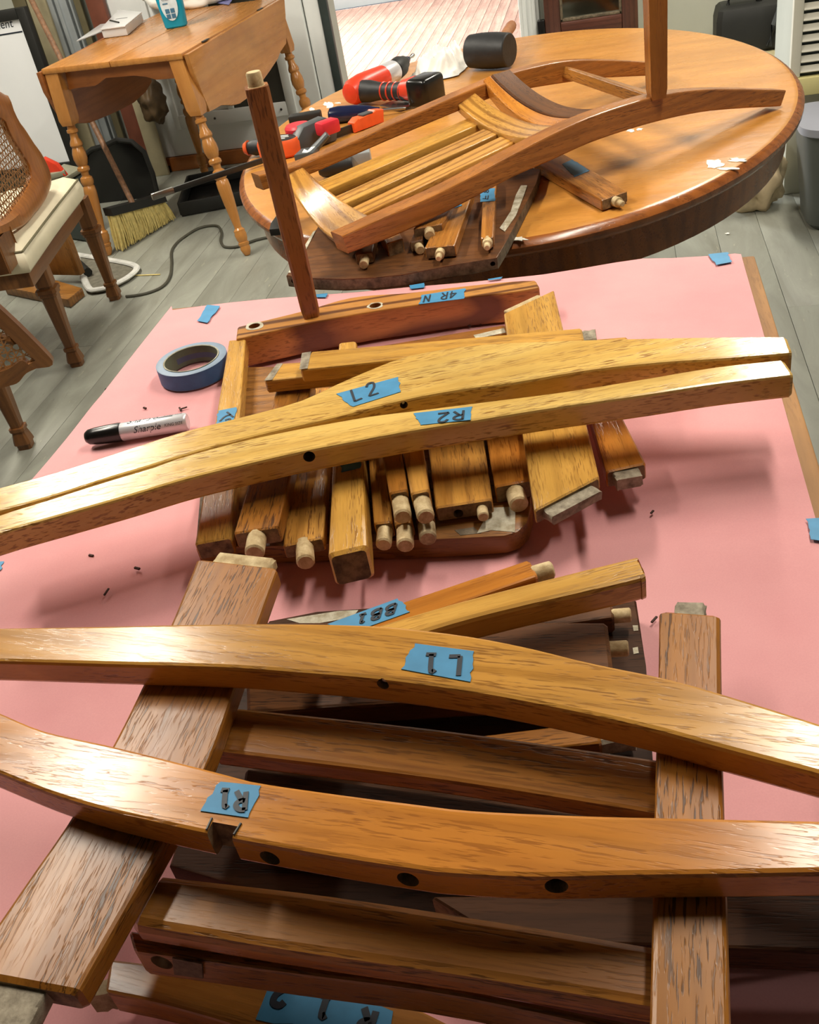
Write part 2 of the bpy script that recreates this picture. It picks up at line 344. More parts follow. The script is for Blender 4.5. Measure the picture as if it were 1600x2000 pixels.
def strip(name, up, lo, pl, th, mat, label, cat='chair part', group=None, n=None, r=0.0022, end='end', parent=None, endr=None, down=None):
    """a piece of timber: its top face runs between the two edges up and lo as they lie in plane pl"""
    if not isinstance(pl, Pl): pl = hz(pl)
    n = n or (1 if len(up) == 2 and len(lo) == 2 else 26)
    U = [pl.hit(*p) for p in up]; L = [pl.hit(*p) for p in lo]
    if n > 1: U = [Vector(p) for p in spl([tuple(p) for p in U], n)]; L = [Vector(p) for p in spl([tuple(p) for p in L], n)]
    nn = pl.n.normalized(); nn = nn if nn.z > 0 else -nn; dn = -nn if down is None else Vector(down)
    mids = [(a + b) / 2 for a, b in zip(U, L)]; ax0 = (mids[1] - mids[0]).normalized(); ax1 = (mids[-1] - mids[-2]).normalized()
    r2 = r if endr is None else endr
    U2 = [U[0] , U[0] + ax0 * r2] + U[1:-1] + [U[-1] - ax1 * r2, U[-1]]; L2 = [L[0], L[0] + ax0 * r2] + L[1:-1] + [L[-1] - ax1 * r2, L[-1]]
    rings = []
    for i, (a, b) in enumerate(zip(U2, L2)):
        if i in (0, len(U2) - 1):
            q = r2 * 0.6; c = (b - a).normalized(); s_ = section(a + c * q + dn * q, b - c * q + dn * q, dn, max(th - 2 * q, th * 0.3), r)
        else: s_ = section(a, b, dn, th, r)
        rings.append(s_)
    bm = bmesh.new(); loft(bm, rings, True, 1)
    ax = (mids[-1] - mids[0]).normalized(); mid = (mids[0] + mids[-1]) / 2 + dn * th / 2
    o = add(name, bm, [mat, end], parent, frame(mid, ax, nn), label, None if parent else cat, group, sharp=15)
    flatten(o); s = Stick(); s.o = o; s.pl = pl; s.U = U; s.L = L; s.dn = dn; s.th = th; s.ax0 = ax0; s.ax1 = ax1; s.nn = nn
    return s
def endpt(s, e, t, d):
    a, b = (s.U[0], s.L[0]) if e == 0 else (s.U[-1], s.L[-1]); ax = -s.ax0 if e == 0 else s.ax1
    c = (b - a); nrm = c.cross(s.dn).normalized(); nrm = nrm if nrm.dot(ax) > 0 else -nrm
    return a.lerp(b, t) + s.dn * (s.th * d), nrm
def dowel(s, e, t=0.5, d=0.5, r=0.006, ln=0.022, mat='dowel', tip=False, name='dowel'):
    p, ax = endpt(s, e, t, d); prof = [(-0.25, r), (0.1, r), (0.92, r), (1, r * 0.82)]
    if tip: prof = [(-0.25, r), (0.5, r), (0.55, r * 0.66), (0.93, r * 0.62), (1, r * 0.45)]
    bm = lathe(bmesh.new(), p, p + ax * ln, prof, 14); return add(name, bm, mat, s.o, frame(p, ax))
def tenon(s, e, t0=0.2, t1=0.8, d0=0.2, d1=0.8, ln=0.018, mat='tenon'):
    p0, ax = endpt(s, e, t0, d0); p1, _ = endpt(s, e, t1, d0); p0 = p0 - ax * 0.004; p1 = p1 - ax * 0.004; th = s.th * (d1 - d0); rings = []
    for k in range(6):
        j = lambda: Vector((random.uniform(-1, 1), random.uniform(-1, 1), random.uniform(-1, 1))) * 0.0007
        f = ax * (ln + 0.004) * k / 5; rings.append([q + j() for q in section(p0 + f, p1 + f, s.dn, th, 0.002)])
    bm = loft_bm(rings); return add('tenon', bm, mat, s.o, frame(p0, ax))
def loft_bm(rings, cap=True):
    bm = bmesh.new(); loft(bm, rings, cap); return bm
def ribbon(bm, pts, wd, nn, th=0.0004):
    pts = [Vector(p) for p in pts]; rings = []
    for i, p in enumerate(pts):
        t = (pts[min(i + 1, len(pts) - 1)] - pts[max(i - 1, 0)]).normalized(); c = t.cross(nn).normalized() * wd / 2
        rings.append([p - c, p + c, p + c + nn * th, p - c + nn * th])
    loft(bm, rings)
def tape(s, poly, letters=None, wd=0.0028, lift=0.0007, parent=None, pl=None, jag=True, fold=None):
    """a torn piece of tape on a stick's top face, with hand-written strokes"""
    pl = pl or s.pl; o = parent or s.o; nn = pl.n.normalized(); nn = nn if nn.z > 0 else -nn
    P3 = [pl.hit(*p) for p in poly]; pts = []
    for i, p in enumerate(P3):
        q = P3[(i + 1) % len(P3)]; pts.append(p)
        if jag and i % 2 == 1:
            d = (q - p); c = d.cross(nn).normalized()
            for k in range(1, 7): pts.append(p + d * k / 7 + c * random.uniform(-0.0014, 0.0014))
    bm = bmesh.new(); prism(bm, [p + nn * lift for p in pts], -nn * (lift - 0.0002))
    t = add('masking_tape', bm, 'tape', o, frame(P3[0], P3[1] - P3[0], nn), label='blue masking tape with marker writing' if letters else 'blue masking tape')
    if letters:
        bm = bmesh.new()
        for st in letters: ribbon(bm, [pl.hit(*p) + nn * (lift + 0.0002) for p in soften(st)], wd, nn)
        add('lettering', bm, 'ink', t, frame(P3[0], P3[1] - P3[0], nn))
    return t
def bore(o, holes, mi=1):
    """real drilled holes: holes = [(point, direction, radius, depth)]"""
    inv = WM[o.name].inverted(); bm = bmesh.new()
    for p, d, r, dep in holes:
        d = Vector(d).normalized(); lathe(bm, Vector(p) - d * 0.004, Vector(p) + d * dep, [(0, r), (1, r * 0.96)], 18, mi)
    bm.transform(inv); bmesh.ops.recalc_face_normals(bm, faces=bm.faces)
    me = bpy.data.meshes.new('cutter'); bm.to_mesh(me); bm.free(); c = bpy.data.objects.new('cutter', me); COL.objects.link(c)
    old = o.matrix_basis.copy(); c.matrix_basis = old; par = o.parent; o.parent = None
    md = o.modifiers.new('bore', 'BOOLEAN'); md.object = c; md.operation = 'DIFFERENCE'; md.solver = 'EXACT'
    dg = bpy.context.evaluated_depsgraph_get(); dg.update(); nm = bpy.data.meshes.new_from_object(o.evaluated_get(dg))
    o.modifiers.remove(md); bpy.data.objects.remove(c); bpy.data.meshes.remove(me); o.data = nm
    nm.name = o.name
    for p in nm.polygons: p.use_smooth = True
    nm.set_sharp_from_angle(angle=math.radians(15)); flatten(o)
    if par: o.parent = par
def text_faces(body, size, shear=0.0):
    cu = bpy.data.curves.new('lettering_source', 'FONT'); cu.body = body; cu.size = size; cu.shear = shear; cu.align_x = 'CENTER'; cu.align_y = 'CENTER'; cu.resolution_u = 3
    o = bpy.data.objects.new('lettering_source', cu); COL.objects.link(o); dg = bpy.context.evaluated_depsgraph_get(); dg.update()
    me = bpy.data.meshes.new_from_object(o.evaluated_get(dg)); vs = [v.co.copy() for v in me.vertices]; fs = [tuple(p.vertices) for p in me.polygons]
    bpy.data.objects.remove(o); bpy.data.curves.remove(cu); bpy.data.meshes.remove(me); return vs, fs
def text(name, body, size, fr, mat, parent, fn=None, shear=0.0, lab=None):
    vs, fs = text_faces(body, size, shear); bm = bmesh.new()
    V = [bm.verts.new(fr @ (fn(v) if fn else Vector((v.x, v.y, 0.0003)))) for v in vs]
    for f in fs:
        try: bm.faces.new([V[i] for i in f])
        except ValueError: pass
    return add(name, bm, mat, parent, fr, label=lab)
# ---------------------------------------------------------------- the room
BACK, LEFT, RIGHT, FRONT = 4.95, -3.8, 2.2, -2.2
DL, DR, DH = -1.285, -0.405, 2.03
def bx(bm, a0, a1, b0, b1, z0, z1, bev=0.0, mi=0):
    return box(bm, frame(((a0 + a1) / 2, (b0 + b1) / 2, (z0 + z1) / 2)), (a1 - a0, b1 - b0, z1 - z0), bev, (0, 0, 0), mi)
floor = add('floor', bx(bmesh.new(), LEFT, RIGHT, FRONT, BACK + 0.12, -0.08, -0.02), 'jamb', fr=frame((0, 0, -0.05)), kind='structure')
x = LEFT; i = 0
while x < RIGHT - 0.01:
    w_ = min(0.142, RIGHT - x); ys = [FRONT, FRONT + 1.3 + random.random() * 2.2]; ys.append(ys[-1] + 1.6 + random.random() * 1.4); ys = [y for y in ys if y < BACK - 0.4] + [BACK + 0.1]
    for y0, y1 in zip(ys, ys[1:]):
        add('floor_board', bx(bmesh.new(), x, x + w_ - 0.0012, y0, y1 - 0.001, -0.02, random.uniform(-0.0008, 0), 0.0006), 'floor', floor, frame((x + w_ / 2, (y0 + y1) / 2, 0)))
    x += w_; i += 1
def structure(name, bm, mat, **k): return add(name, bm, mat, kind='structure', **k)
bm = bmesh.new(); bx(bm, LEFT - 0.1, DL, BACK, BACK + 0.12, 0, CEIL); bx(bm, DR, RIGHT + 0.1, BACK, BACK + 0.12, 0, CEIL); bx(bm, DL, DR, BACK, BACK + 0.12, DH, CEIL)
structure('wall_back', bm, 'wallgrey')
structure('wall_left', bx(bmesh.new(), LEFT - 0.1, LEFT, FRONT, BACK, 0, CEIL), 'wall')
structure('wall_right', bx(bmesh.new(), RIGHT, RIGHT + 0.1, FRONT, BACK, 0, CEIL), 'wall')
structure('wall_front', bx(bmesh.new(), LEFT - 0.1, RIGHT + 0.1, FRONT - 0.1, FRONT, 0, CEIL), 'wall')
structure('ceiling', bx(bmesh.new(), LEFT - 0.1, RIGHT + 0.1, FRONT - 0.1, 9.3, CEIL, CEIL + 0.08), 'ceil')
# the hall beyond the doorway
H0, H1, HB = -3.0, 1.6, 9.2
hall = structure('floor_hall', bx(bmesh.new(), H0, H1, BACK + 0.12, HB, -0.08, -0.02), 'jamb')
p, q = at(652, 124, 0), at(761, 0, 0); ang = math.atan2(q.y - p.y, q.x - p.x)
hd = Vector((math.cos(ang), math.sin(ang), 0)); hn = Vector((-hd.y, hd.x, 0)); hc = Vector(((H0 + H1) / 2, (BACK + HB) / 2 + 0.06, 0))
def cliprect(c, d):
    lo, hi = -9.0, 9.0
    for v0, dv, a, b in ((c.x, d.x, H0, H1), (c.y, d.y, BACK + 0.12, HB)):
        if abs(dv) < 1e-6: continue
        t0, t1 = sorted(((a - v0) / dv, (b - v0) / dv)); lo, hi = max(lo, t0), min(hi, t1)
    return lo, hi
for k in range(-34, 35):
    c = hc + hn * (k * 0.083); lo, hi = cliprect(c, hd)
    if hi - lo < 0.2: continue
    m_ = c + hd * (lo + hi) / 2
    add('floor_board', box(bmesh.new(), frame((m_.x, m_.y, -0.0105), hd), (hi - lo - 0.09, 0.0815, 0.019), 0.001), 'hall', hall, frame((m_.x, m_.y, -0.0105), hd))
bm = bmesh.new(); bx(bm, H0 - 0.1, H0, BACK + 0.12, HB, 0, CEIL); structure('wall_hall_left', bm, 'wall')
bm = bmesh.new(); bx(bm, H1, H1 + 0.1, BACK + 0.12, HB, 0, CEIL); structure('wall_hall_right', bm, 'wall')
bm = bmesh.new(); bx(bm, H0 - 0.1, -1.35, HB, HB + 0.1, 0, CEIL); bx(bm, 0.25, H1 + 0.1, HB, HB + 0.1, 0, CEIL); bx(bm, -1.35, 0.25, HB, HB + 0.1, 0, 0.85); bx(bm, -1.35, 0.25, HB, HB + 0.1, 2.25, CEIL)
structure('wall_hall_back', bm, 'wall')
bm = bmesh.new()
for a in (-1.33, -0.565, 0.19): bx(bm, a, a + 0.05, HB - 0.02, HB + 0.05, 0.85, 2.25)
for z in (0.85, 1.52, 2.2): bx(bm, -1.35, 0.25, HB - 0.02, HB + 0.05, z, z + 0.05)
structure('window_1', bm, 'door')
# door casing, open white door, baseboard
bm = bmesh.new(); bx(bm, DR - 0.005, DR + 0.085, BACK - 0.02, BACK - 0.001, 0, DH + 0.07, 0.004); bx(bm, DR + 0.012, DR + 0.03, BACK - 0.03, BACK - 0.02, 0, DH + 0.07, 0.003); bx(bm, DR + 0.055, DR + 0.07, BACK - 0.03, BACK - 0.02, 0, DH + 0.07, 0.003)
structure('trim_1', bm, 'door')
structure('trim_2', bx(bmesh.new(), DL - 0.035, DL + 0.004, BACK - 0.035, BACK - 0.001, 0, DH, 0.003), 'jamb')
structure('trim_3', bx(bmesh.new(), DL - 0.11, DL - 0.037, BACK - 0.028, BACK - 0.001, 0, DH, 0.004), 'door')
d1 = structure('door_1', bx(bmesh.new(), -2.42, DL - 0.115, BACK - 0.045, BACK - 0.002, 0.07, 2.03, 0.003), 'door')
bm = bmesh.new()
fr0 = dict(b0=BACK - 0.062, b1=BACK - 0.044, bev=0.004)
bx(bm, -2.17, -2.14, z0=0.2, z1=1.9, **fr0); bx(bm, -1.57, -1.525, z0=0.2, z1=1.9, **fr0); bx(bm, -2.14, -1.57, z0=0.2, z1=0.265, **fr0); bx(bm, -2.14, -1.57, z0=1.85, z1=1.9, **fr0); bx(bm, -1.87, -1.84, z0=0.265, z1=1.85, **fr0)
add('pane_frame', bm, 'door', d1)
add('pane', bx(bmesh.new(), -1.84, -1.57, BACK - 0.05, BACK - 0.043, 0.265, 1.85), 'glassdark', d1)
bm = bmesh.new()
for a in (-1.95, -1.75, -1.6): lathe(bm, (a, BACK - 0.062, 0.232), (a, BACK - 0.066, 0.232), [(0, 0.006), (1, 0.005)], 10)
add('screw', bm, 'darksteel', d1)
structure('baseboard_back', bx(bmesh.new(), -2.5, DL - 0.06, BACK - 0.06, BACK - 0.003, 0, 0.068, 0.004), 'mapledark')
structure('baseboard_right', bx(bmesh.new(), DR + 0.09, RIGHT, BACK - 0.02, BACK - 0.001, 0, 0.09, 0.004), 'wallgrey')
# ceiling lights
for k, (x, y, p_) in enumerate(LAMPS):
    t = thing('ceiling_light', (x, y, CEIL), ['long ceiling light above the left end of the pink work table', 'long ceiling light above the right end of the pink work table', 'long ceiling light above the drop-leaf table', 'long ceiling light above the far end of the oval table'][k], 'light', 'ceiling lights')
    add('housing', bx(bmesh.new(), x - 0.14, x + 0.14, y - 0.62, y + 0.62, CEIL - 0.055, CEIL - 0.0005, 0.006), 'lampshell', t)
    for dx in (-0.06, 0.06): add('tube', lathe(bmesh.new(), (x + dx, y - 0.58, CEIL - 0.068), (x + dx, y + 0.58, CEIL - 0.068), [(0, 0.013), (1, 0.013)], 12), 'tube', t)

# ------------------------------------------------------------ pink work table
T = 0.74
PA0, PA1, PB1 = -0.722, 0.168, 1.412
wt = thing('work_table', (-0.27, 0.68, 0), 'long work table covered in pink paper, bare wooden edge at right', 'table')
add('tabletop', bx(bmesh.new(), PA0 - 0.002, PA1 + 0.018, -0.1, PB1 - 0.006, T - 0.028, T, 0.003), 'ply', wt, frame((-0.27, 0.68, T - 0.014), (0, 1, 0)))
for a in (PA0 + 0.06, PA1 - 0.05):
    for b in (0.0, PB1 - 0.1): add('leg', bx(bmesh.new(), a - 0.025, a + 0.025, b - 0.025, b + 0.025, 0, T - 0.028, 0.003), 'ply', wt, frame((a, b, 0.35), (0, 0, 1), (1, 0, 0)))
edge = [at(u, v, T + 0.002) for u, v in [(334, 605), (392, 597), (450, 590), (520, 583), (600, 577), (700, 570), (800, 560), (900, 552), (985, 543), (1060, 535), (1130, 524), (1200, 512), (1255, 504), (1310, 503), (1380, 499), (1446, 493)]]
bm = bmesh.new(); NX, NY = 110, 150; grid = []
for i in range(NX + 1):
    s_ = i / NX; a = PA0 + (PA1 - PA0) * s_; yb_ = PB1
    for e0, e1 in zip(edge, edge[1:]):
        if e0.x <= a <= e1.x: yb_ = e0.y + (e1.y - e0.y) * (a - e0.x) / max(1e-6, e1.x - e0.x)
    col = []
    for j in range(NY + 1):
        b = -0.09 + (yb_ + 0.09) * j / NY
        wr = max(0.0, min(1, (-0.5 - a) / 0.12)) * max(0, 1 - ((b - 0.78) / 0.34) ** 2)
        z = T + 0.0012 + 0.0012 * noise.noise(Vector((a * 4, b * 4, 3))) * (1 if b < PB1 - 0.05 else 0.5) + 0.007 * wr * (0.5 + 0.5 * math.sin(26 * (b + 0.45 * a) + 2 * noise.noise(Vector((a * 5, b * 5, 0)))))
        col.append(bm.verts.new((a, b, max(z, T + 0.0006))))
    grid.append(col)
for i in range(NX):
    for j in range(NY): bm.faces.new((grid[i][j], grid[i + 1][j], grid[i + 1][j + 1], grid[i][j + 1]))
pp = add('pink_paper', bm, 'paper', fr=frame((-0.27, 0.68, T)), label='sheet of pink paper taped over the work table, curling at its far edge', cat='paper', sharp=180)
pz = hz(T + 0.0035)
def ptape(poly): tape(None, poly, parent=pp, pl=pz, lift=0.0006)
ptape([(405, 596), (430, 598), (405, 631), (385, 627)]); ptape([(1384, 497), (1421, 493), (1430, 512), (1399, 518)])
ptape([(614, 576), (640, 573), (637, 581), (618, 581)]); ptape([(800, 558), (829, 553), (828, 562), (802, 565)]); ptape([(952, 546), (982, 541), (978, 545), (955, 548)])
ptape([(1574, 1014), (1606, 1012), (1612, 1058), (1584, 1054)]); ptape([(-14, 1098), (8, 1097), (1, 1114), (-16, 1120)])
for k, (u, v) in enumerate([(283, 797), (352, 799), (359, 797), (178, 1085), (268, 1110), (208, 1156), (917, 637), (940, 632), (1274, 1000), (1278, 1210)]):
    c = at(u, v, T + 0.005); d = random.random() * 3
    add('wood_chip', box(bmesh.new(), frame(c, (math.cos(d), math.sin(d), 0.05)), (random.uniform(0.004, 0.010), 0.002, 0.0015), 0.0003), 'chip', label='tiny dark wood splinter lying on the pink paper', cat='splinter', group='splinters on the pink paper')

# ------------------------------------------------------------ oval table
OC = Vector((-0.231, 2.344, 0)); EA, EB = 0.617, 0.801
ot = thing('oval_table', OC, 'large oval oak dining table with glossy top, glue spots and a painted glint on it', 'table')
def ell(k, z, n=96, inset=0.0): return [Vector((OC.x + (EA * k - inset) * math.cos(2 * math.pi * i / n), OC.y + (EB * k - inset) * math.sin(2 * math.pi * i / n), z)) for i in range(n)]
bm = bmesh.new(); loft(bm, [ell(1, T, 96, 0.022), ell(1, T - 0.001, 96, 0.014), ell(1, T - 0.005, 96, 0.006), ell(1, T - 0.012, 96, 0.0005), ell(1, T - 0.02, 96, 0.001), ell(1, T - 0.028, 96, 0.007), ell(1, T - 0.032, 96, 0.016)])
for f in bm.faces:
    if abs(f.calc_center_median().z - T) > 0.0006: f.material_index = 1
add('tabletop', bm, ['table', 'rim'], ot, frame((OC.x, OC.y, T), (1, 0.05, 0)))
bm = bmesh.new(); loft(bm, [ell(1, T - 0.032, 96, 0.03), ell(1, T - 0.095, 96, 0.032)], False); loft(bm, [ell(1, T - 0.032, 96, 0.05), ell(1, T - 0.095, 96, 0.048)], False); 
R1_ = ell(1, T - 0.095, 96, 0.032); R2_ = ell(1, T - 0.095, 96, 0.048); loft(bm, [R1_, R2_], False)
add('apron', bm, 'rim', ot, frame((OC.x, OC.y, 0.68), (0, 1, 0)))
add('pedestal', lathe(bmesh.new(), (OC.x, OC.y, 0.1), (OC.x, OC.y, T - 0.032), [(0, 0.10), (0.1, 0.11), (0.2, 0.07), (0.5, 0.09), (0.8, 0.06), (0.92, 0.12), (1, 0.2)], 24), 'rim', ot)
for k in range(4):
    d = Vector((math.cos(k * math.pi / 2 + 0.78), math.sin(k * math.pi / 2 + 0.78), 0)); c = Vector((OC.x, OC.y, 0))
    add('foot', tube(bmesh.new(), [c + d * 0.06 + Vector((0, 0, 0.14)), c + d * 0.2 + Vector((0, 0, 0.12)), c + d * 0.34 + Vector((0, 0, 0.04)), c + d * 0.42 + Vector((0, 0, 0.022))], [0.04, 0.035, 0.026, 0.022], 8), 'rim', ot)
M['glue_and_glint'] = flat('dried_glue_and_glint', (244, 240, 226), 0.35)
def blob(u, v, ru, rv, n=14, seed=0, hole=False):
    rr = random.Random(seed); bm = bmesh.new(); P_ = []
    for i in range(n):
        k = 1 + rr.uniform(-0.42, 0.3); t = 2 * math.pi * i / n; P_.append(at(u + ru * k * math.cos(t), v + rv * k * math.sin(t), T + 0.0012))
    return prism(bm, P_, (0, 0, -0.0011))
for k, (u, v, ru, rv) in enumerate([(1396, 320, 17, 9), (1440, 312, 18, 4), (1420, 329, 20, 2.5), (1232, 255, 9, 3), (1250, 252, 6, 3), (642, 204, 9, 6), (609, 213, 5, 3), (660, 201, 8, 1.5), (1012, 466, 18, 4)]):  # last entry is a highlight painted white on the tabletop, the others are glue
    add('glue_and_glint_spot', blob(u, v, ru, rv, 16, k), 'glue_and_glint', ot)

# ------------------------------------------------------------ drop-leaf table
DT = T
fl, frr, br = at(80, 135, DT), at(354, 104, DT), at(548, -6, DT); bl = fl + (br - frr)
dl = thing('drop_leaf_table', ((fl + br) / 2).to_2d().to_3d(), 'maple drop-leaf table with turned legs and both leaves hanging', 'table')
ex = (frr - fl).normalized(); ey = (br - frr).normalized(); wdt = (frr - fl).length; dep = (br - frr).length
bm = bmesh.new(); half = [fl, fl.lerp(frr, 0.497), bl.lerp(br, 0.497), bl]; prism(bm, half, (0, 0, -0.022), 0.004)
add('top_board', bm, 'maple', dl, frame(fl, ey)); bm = bmesh.new(); prism(bm, [fl.lerp(frr, 0.503), frr, br, bl.lerp(br, 0.503)], (0, 0, -0.022), 0.004); add('top_board', bm, 'maple', dl, frame(frr, ey))
lp = vert(frr + ex * 0.004, br + ex * 0.004)
pr_ = [lp.hit(u, v) for u, v in [(358, 107), (452, 52), (548, -5), (550, 30), (552, 86), (540, 100), (536, 115), (520, 138), (498, 168), (478, 190), (460, 203), (448, 207), (436, 204), (424, 206), (412, 213), (401, 219), (390, 190), (372, 150)]]
add('drop_leaf', prism(bmesh.new(), pr_, ex * 0.02, 0.003), 'maple', dl, frame(pr_[0], ey, ex))
lp2 = vert(fl - ex * 0.002, bl - ex * 0.002)
pl_ = [lp2.hit(u, v) for u, v in [(78, 142), (92, 180), (112, 212), (125, 232), (134, 246), (148, 241), (175, 240), (205, 228), (232, 216), (262, 200), (285, 180), (297, 160), (290, 120), (255, 48)]]
add('drop_leaf', prism(bmesh.new(), pl_, -ex * 0.02, 0.003), 'mapledark', dl, frame(pl_[0], ey, ex))
for s_ in (0.2, 0.75):
    c = frr.lerp(br, s_) + Vector((0, 0, -0.001)); add('hinge', box(bmesh.new(), frame(c + ex * 0.004, ey), (0.05, 0.012, 0.004), 0.001), 'darksteel', dl, frame(c, ey))
ins = 0.035
fa = [fl + ex * ins + ey * ins, frr - ex * ins + ey * ins]
ap = vert(fa[0], fa[1])
prof = [ap.hit(u, v) for u, v in [(128, 143), (352, 113), (356, 152), (305, 156), (285, 150), (262, 147), (235, 150), (205, 152), (194, 163), (185, 168), (150, 172), (135, 176)]]
prof[0].z = prof[1].z = DT - 0.022
add('apron', prism(bmesh.new(), prof, ey * 0.018, 0.001), 'mapledark', dl, frame(prof[0], ex))
for sgn, c in ((1, fl + ex * ins), (-1, frr - ex * ins)):
    add('side_rail', box(bmesh.new(), frame(c + ey * dep / 2 + Vector((0, 0, -0.067)), ey), (dep - 0.09, 0.018, 0.088), 0.001), 'mapledark', dl, frame(c, ey))
LEGP = [(0, 0.019), (0.03, 0.021), (0.035, 0.027), (0.055, 0.027), (0.065, 0.018), (0.10, 0.020), (0.13, 0.029), (0.15, 0.030), (0.165, 0.024), (0.175, 0.027), (0.21, 0.033), (0.25, 0.034), (0.29, 0.027), (0.30, 0.022), (0.315, 0.030), (0.335, 0.030), (0.35, 0.019), (0.375, 0.018), (0.39, 0.029), (0.415, 0.032), (0.44, 0.029), (0.45, 0.024), (0.46, 0.029), (0.50, 0.031), (0.60, 0.028), (0.72, 0.022), (0.785, 0.017), (0.80, 0.018), (0.815, 0.027), (0.83, 0.026), (0.845, 0.029), (0.88, 0.026), (0.90, 0.021), (0.905, 0.026), (0.92, 0.026), (0.93, 0.022), (0.95, 0.025), (0.98, 0.019), (1, 0.012)]
tops = [fa[0], fa[1], fl + ex * ins + ey * (dep - ins), frr - ex * ins + ey * (dep - ins)]
feet = [at(213, 498, 0.0), at(484, 498, 0.0), at(402, 342, 0.0), None]; feet[3] = feet[2] + (feet[1] - feet[0])
for tp, ft in zip(tops, feet):
    tp = tp + Vector((0, 0, 0)); d = (Vector((ft.x, ft.y, 0)) - Vector((tp.x, tp.y, DT - 0.022))); axd = d.normalized(); m0 = Vector((tp.x, tp.y, DT - 0.022))
    bm = bmesh.new(); k = 0.27
    rings = [[(m0 + d * t) + ex * sx * w_ + ey * sy * w_ for sx, sy in ((-1, -1), (1, -1), (1, 1), (-1, 1))] for t, w_ in ((0, 0.03), (k - 0.03, 0.03), (k, 0.024))]
    loft(bm, rings); lathe(bm, m0 + d * k, m0 + d, [(t_, r_ * 0.84) for t_, r_ in LEGP], 18); add('leg', bm, 'maple', dl, frame(m0 + d / 2, axd, ex))

# -------------------------------------------- things on the drop-leaf table
b0 = at(330, 58, DT); bt_ = thing('spray_bottle', b0, 'clear bottle of blue window cleaner standing on the drop-leaf table', 'bottle')
bx_ = (at(366, 52, DT) - at(320, 60, DT)).normalized(); by_ = Vector((-bx_.y, bx_.x, 0)); cB = (at(366, 50, DT) + at(320, 60, DT)) / 2 + by_ * 0.022
def oring(z, rx, ry, n=24): return [cB + bx_ * (rx * abs(math.cos(t)) ** 0.6 * (1 if math.cos(t) > 0 else -1)) + by_ * (ry * abs(math.sin(t)) ** 0.6 * (1 if math.sin(t) > 0 else -1)) + Vector((0, 0, z)) for t in [2 * math.pi * k / n for k in range(n)]]
bm = bmesh.new(); loft(bm, [oring(z, rx, ry) for z, rx, ry in ((0.001, 0.042, 0.022), (0.006, 0.047, 0.026), (0.06, 0.052, 0.028), (0.13, 0.056, 0.029), (0.17, 0.05, 0.027), (0.21, 0.026, 0.018), (0.235, 0.016, 0.015), (0.25, 0.015, 0.015))])

for f in bm.faces:
    if f.calc_center_median().z < DT + 0.125: f.material_index = 1
add('bottle_body', bm, ['clear', 'bluefluid'], bt_, label='clear bottle with blue liquid')
bm = bmesh.new(); lathe(bm, cB + Vector((0, 0, 0.248)), cB + Vector((0, 0, 0.285)), [(0, 0.018), (0.6, 0.018), (1, 0.014)], 16); box(bm, frame(cB + Vector((0, 0, 0.30)), bx_), (0.09, 0.022, 0.03), 0.006); tube(bm, [cB + bx_ * 0.03 + Vector((0, 0, 0.29)), cB + bx_ * 0.04 + Vector((0, 0, 0.25))], 0.005)
add('spray_head', bm, 'white', bt_)
lf = frame(cB - by_ * 0.0292 + Vector((0, 0, 0.085)), bx_, -by_)
bm = bmesh.new(); P_ = []
for k in range(24):
    t = 2 * math.pi * k / 24; P_.append(cB + bx_ * 0.036 * math.cos(t) - by_ * 0.0285 + Vector((0, 0, 0.092 + 0.062 * math.sin(t))))
prism(bm, P_, -by_ * 0.0012); lb = add('bottle_label', bm, flat('label_paper', (206, 222, 230), 0.4), bt_)
lf = frame(cB - by_ * 0.0302 + Vector((0, 0, 0.085)), bx_, -by_)
text('lettering', 'Window', 0.016, lf @ Matrix.Translation((0, 0.045, 0)), 'ink', lb); text('lettering', 'Cleaner', 0.016, lf @ Matrix.Translation((0, 0.027, 0)), 'ink', lb)
bm = bmesh.new()
for k in range(2):
    for j in range(2): box(bm, lf @ Matrix.Translation((-0.012 + 0.022 * k, -0.018 - 0.020 * j, 0)), (0.018, 0.017, 0.0006), 0)
box(bm, lf @ Matrix.Translation((-0.014, 0.010, 0)), (0.022, 0.005, 0.0006), 0)
add('printed_panes', bm, flat('label_blue', (64, 110, 140), 0.4), lb)
# clear organiser box with hardware
q0, q1, q3 = at(195, 62, DT + 0.002), at(258, 66, DT + 0.002), at(222, 42, DT + 0.002)
P_ = [at(u, v, DT + 0.0015) for u, v in [(203, 75), (250, 69), (281, 42), (237, 36)]]
ob = thing('organiser_box', sum(P_, Vector()) / 4, 'clear plastic box of small hardware on the drop-leaf table', 'box')
ctr = sum(P_, Vector()) / 4
bm = bmesh.new(); prism(bm, P_, (0, 0, 0.032), 0.003); add('box_body', bm, 'clear', ob)
bm = bmesh.new(); prism(bm, [ctr + (p - ctr) * 1.03 + Vector((0, 0, 0.033)) for p in P_], (0, 0, 0.006), 0.002); add('lid', bm, 'clear', ob)
e1 = (P_[1] - P_[0]); e2 = (P_[3] - P_[0])
for k in range(16):
    c = P_[0] + e1 * random.uniform(0.1, 0.9) + e2 * random.uniform(0.1, 0.9) + Vector((0, 0, 0.008 + 0.012 * random.random())); d = Vector((random.uniform(-1, 1), random.uniform(-1, 1), 0)).normalized()
    add('screw', lathe(bmesh.new(), c - d * 0.012, c + d * 0.012, [(0, 0.004), (0.1, 0.004), (0.13, 0.0018), (0.9, 0.0016), (1, 0.0004)], 8), 'metal', ob, frame(c, d))
c = ctr + Vector((0, 0, 0.0395)); add('black_print', box(bmesh.new(), frame(c, e1), (0.06, 0.006, 0.0008), 0), 'black', ob, frame(c, e1))
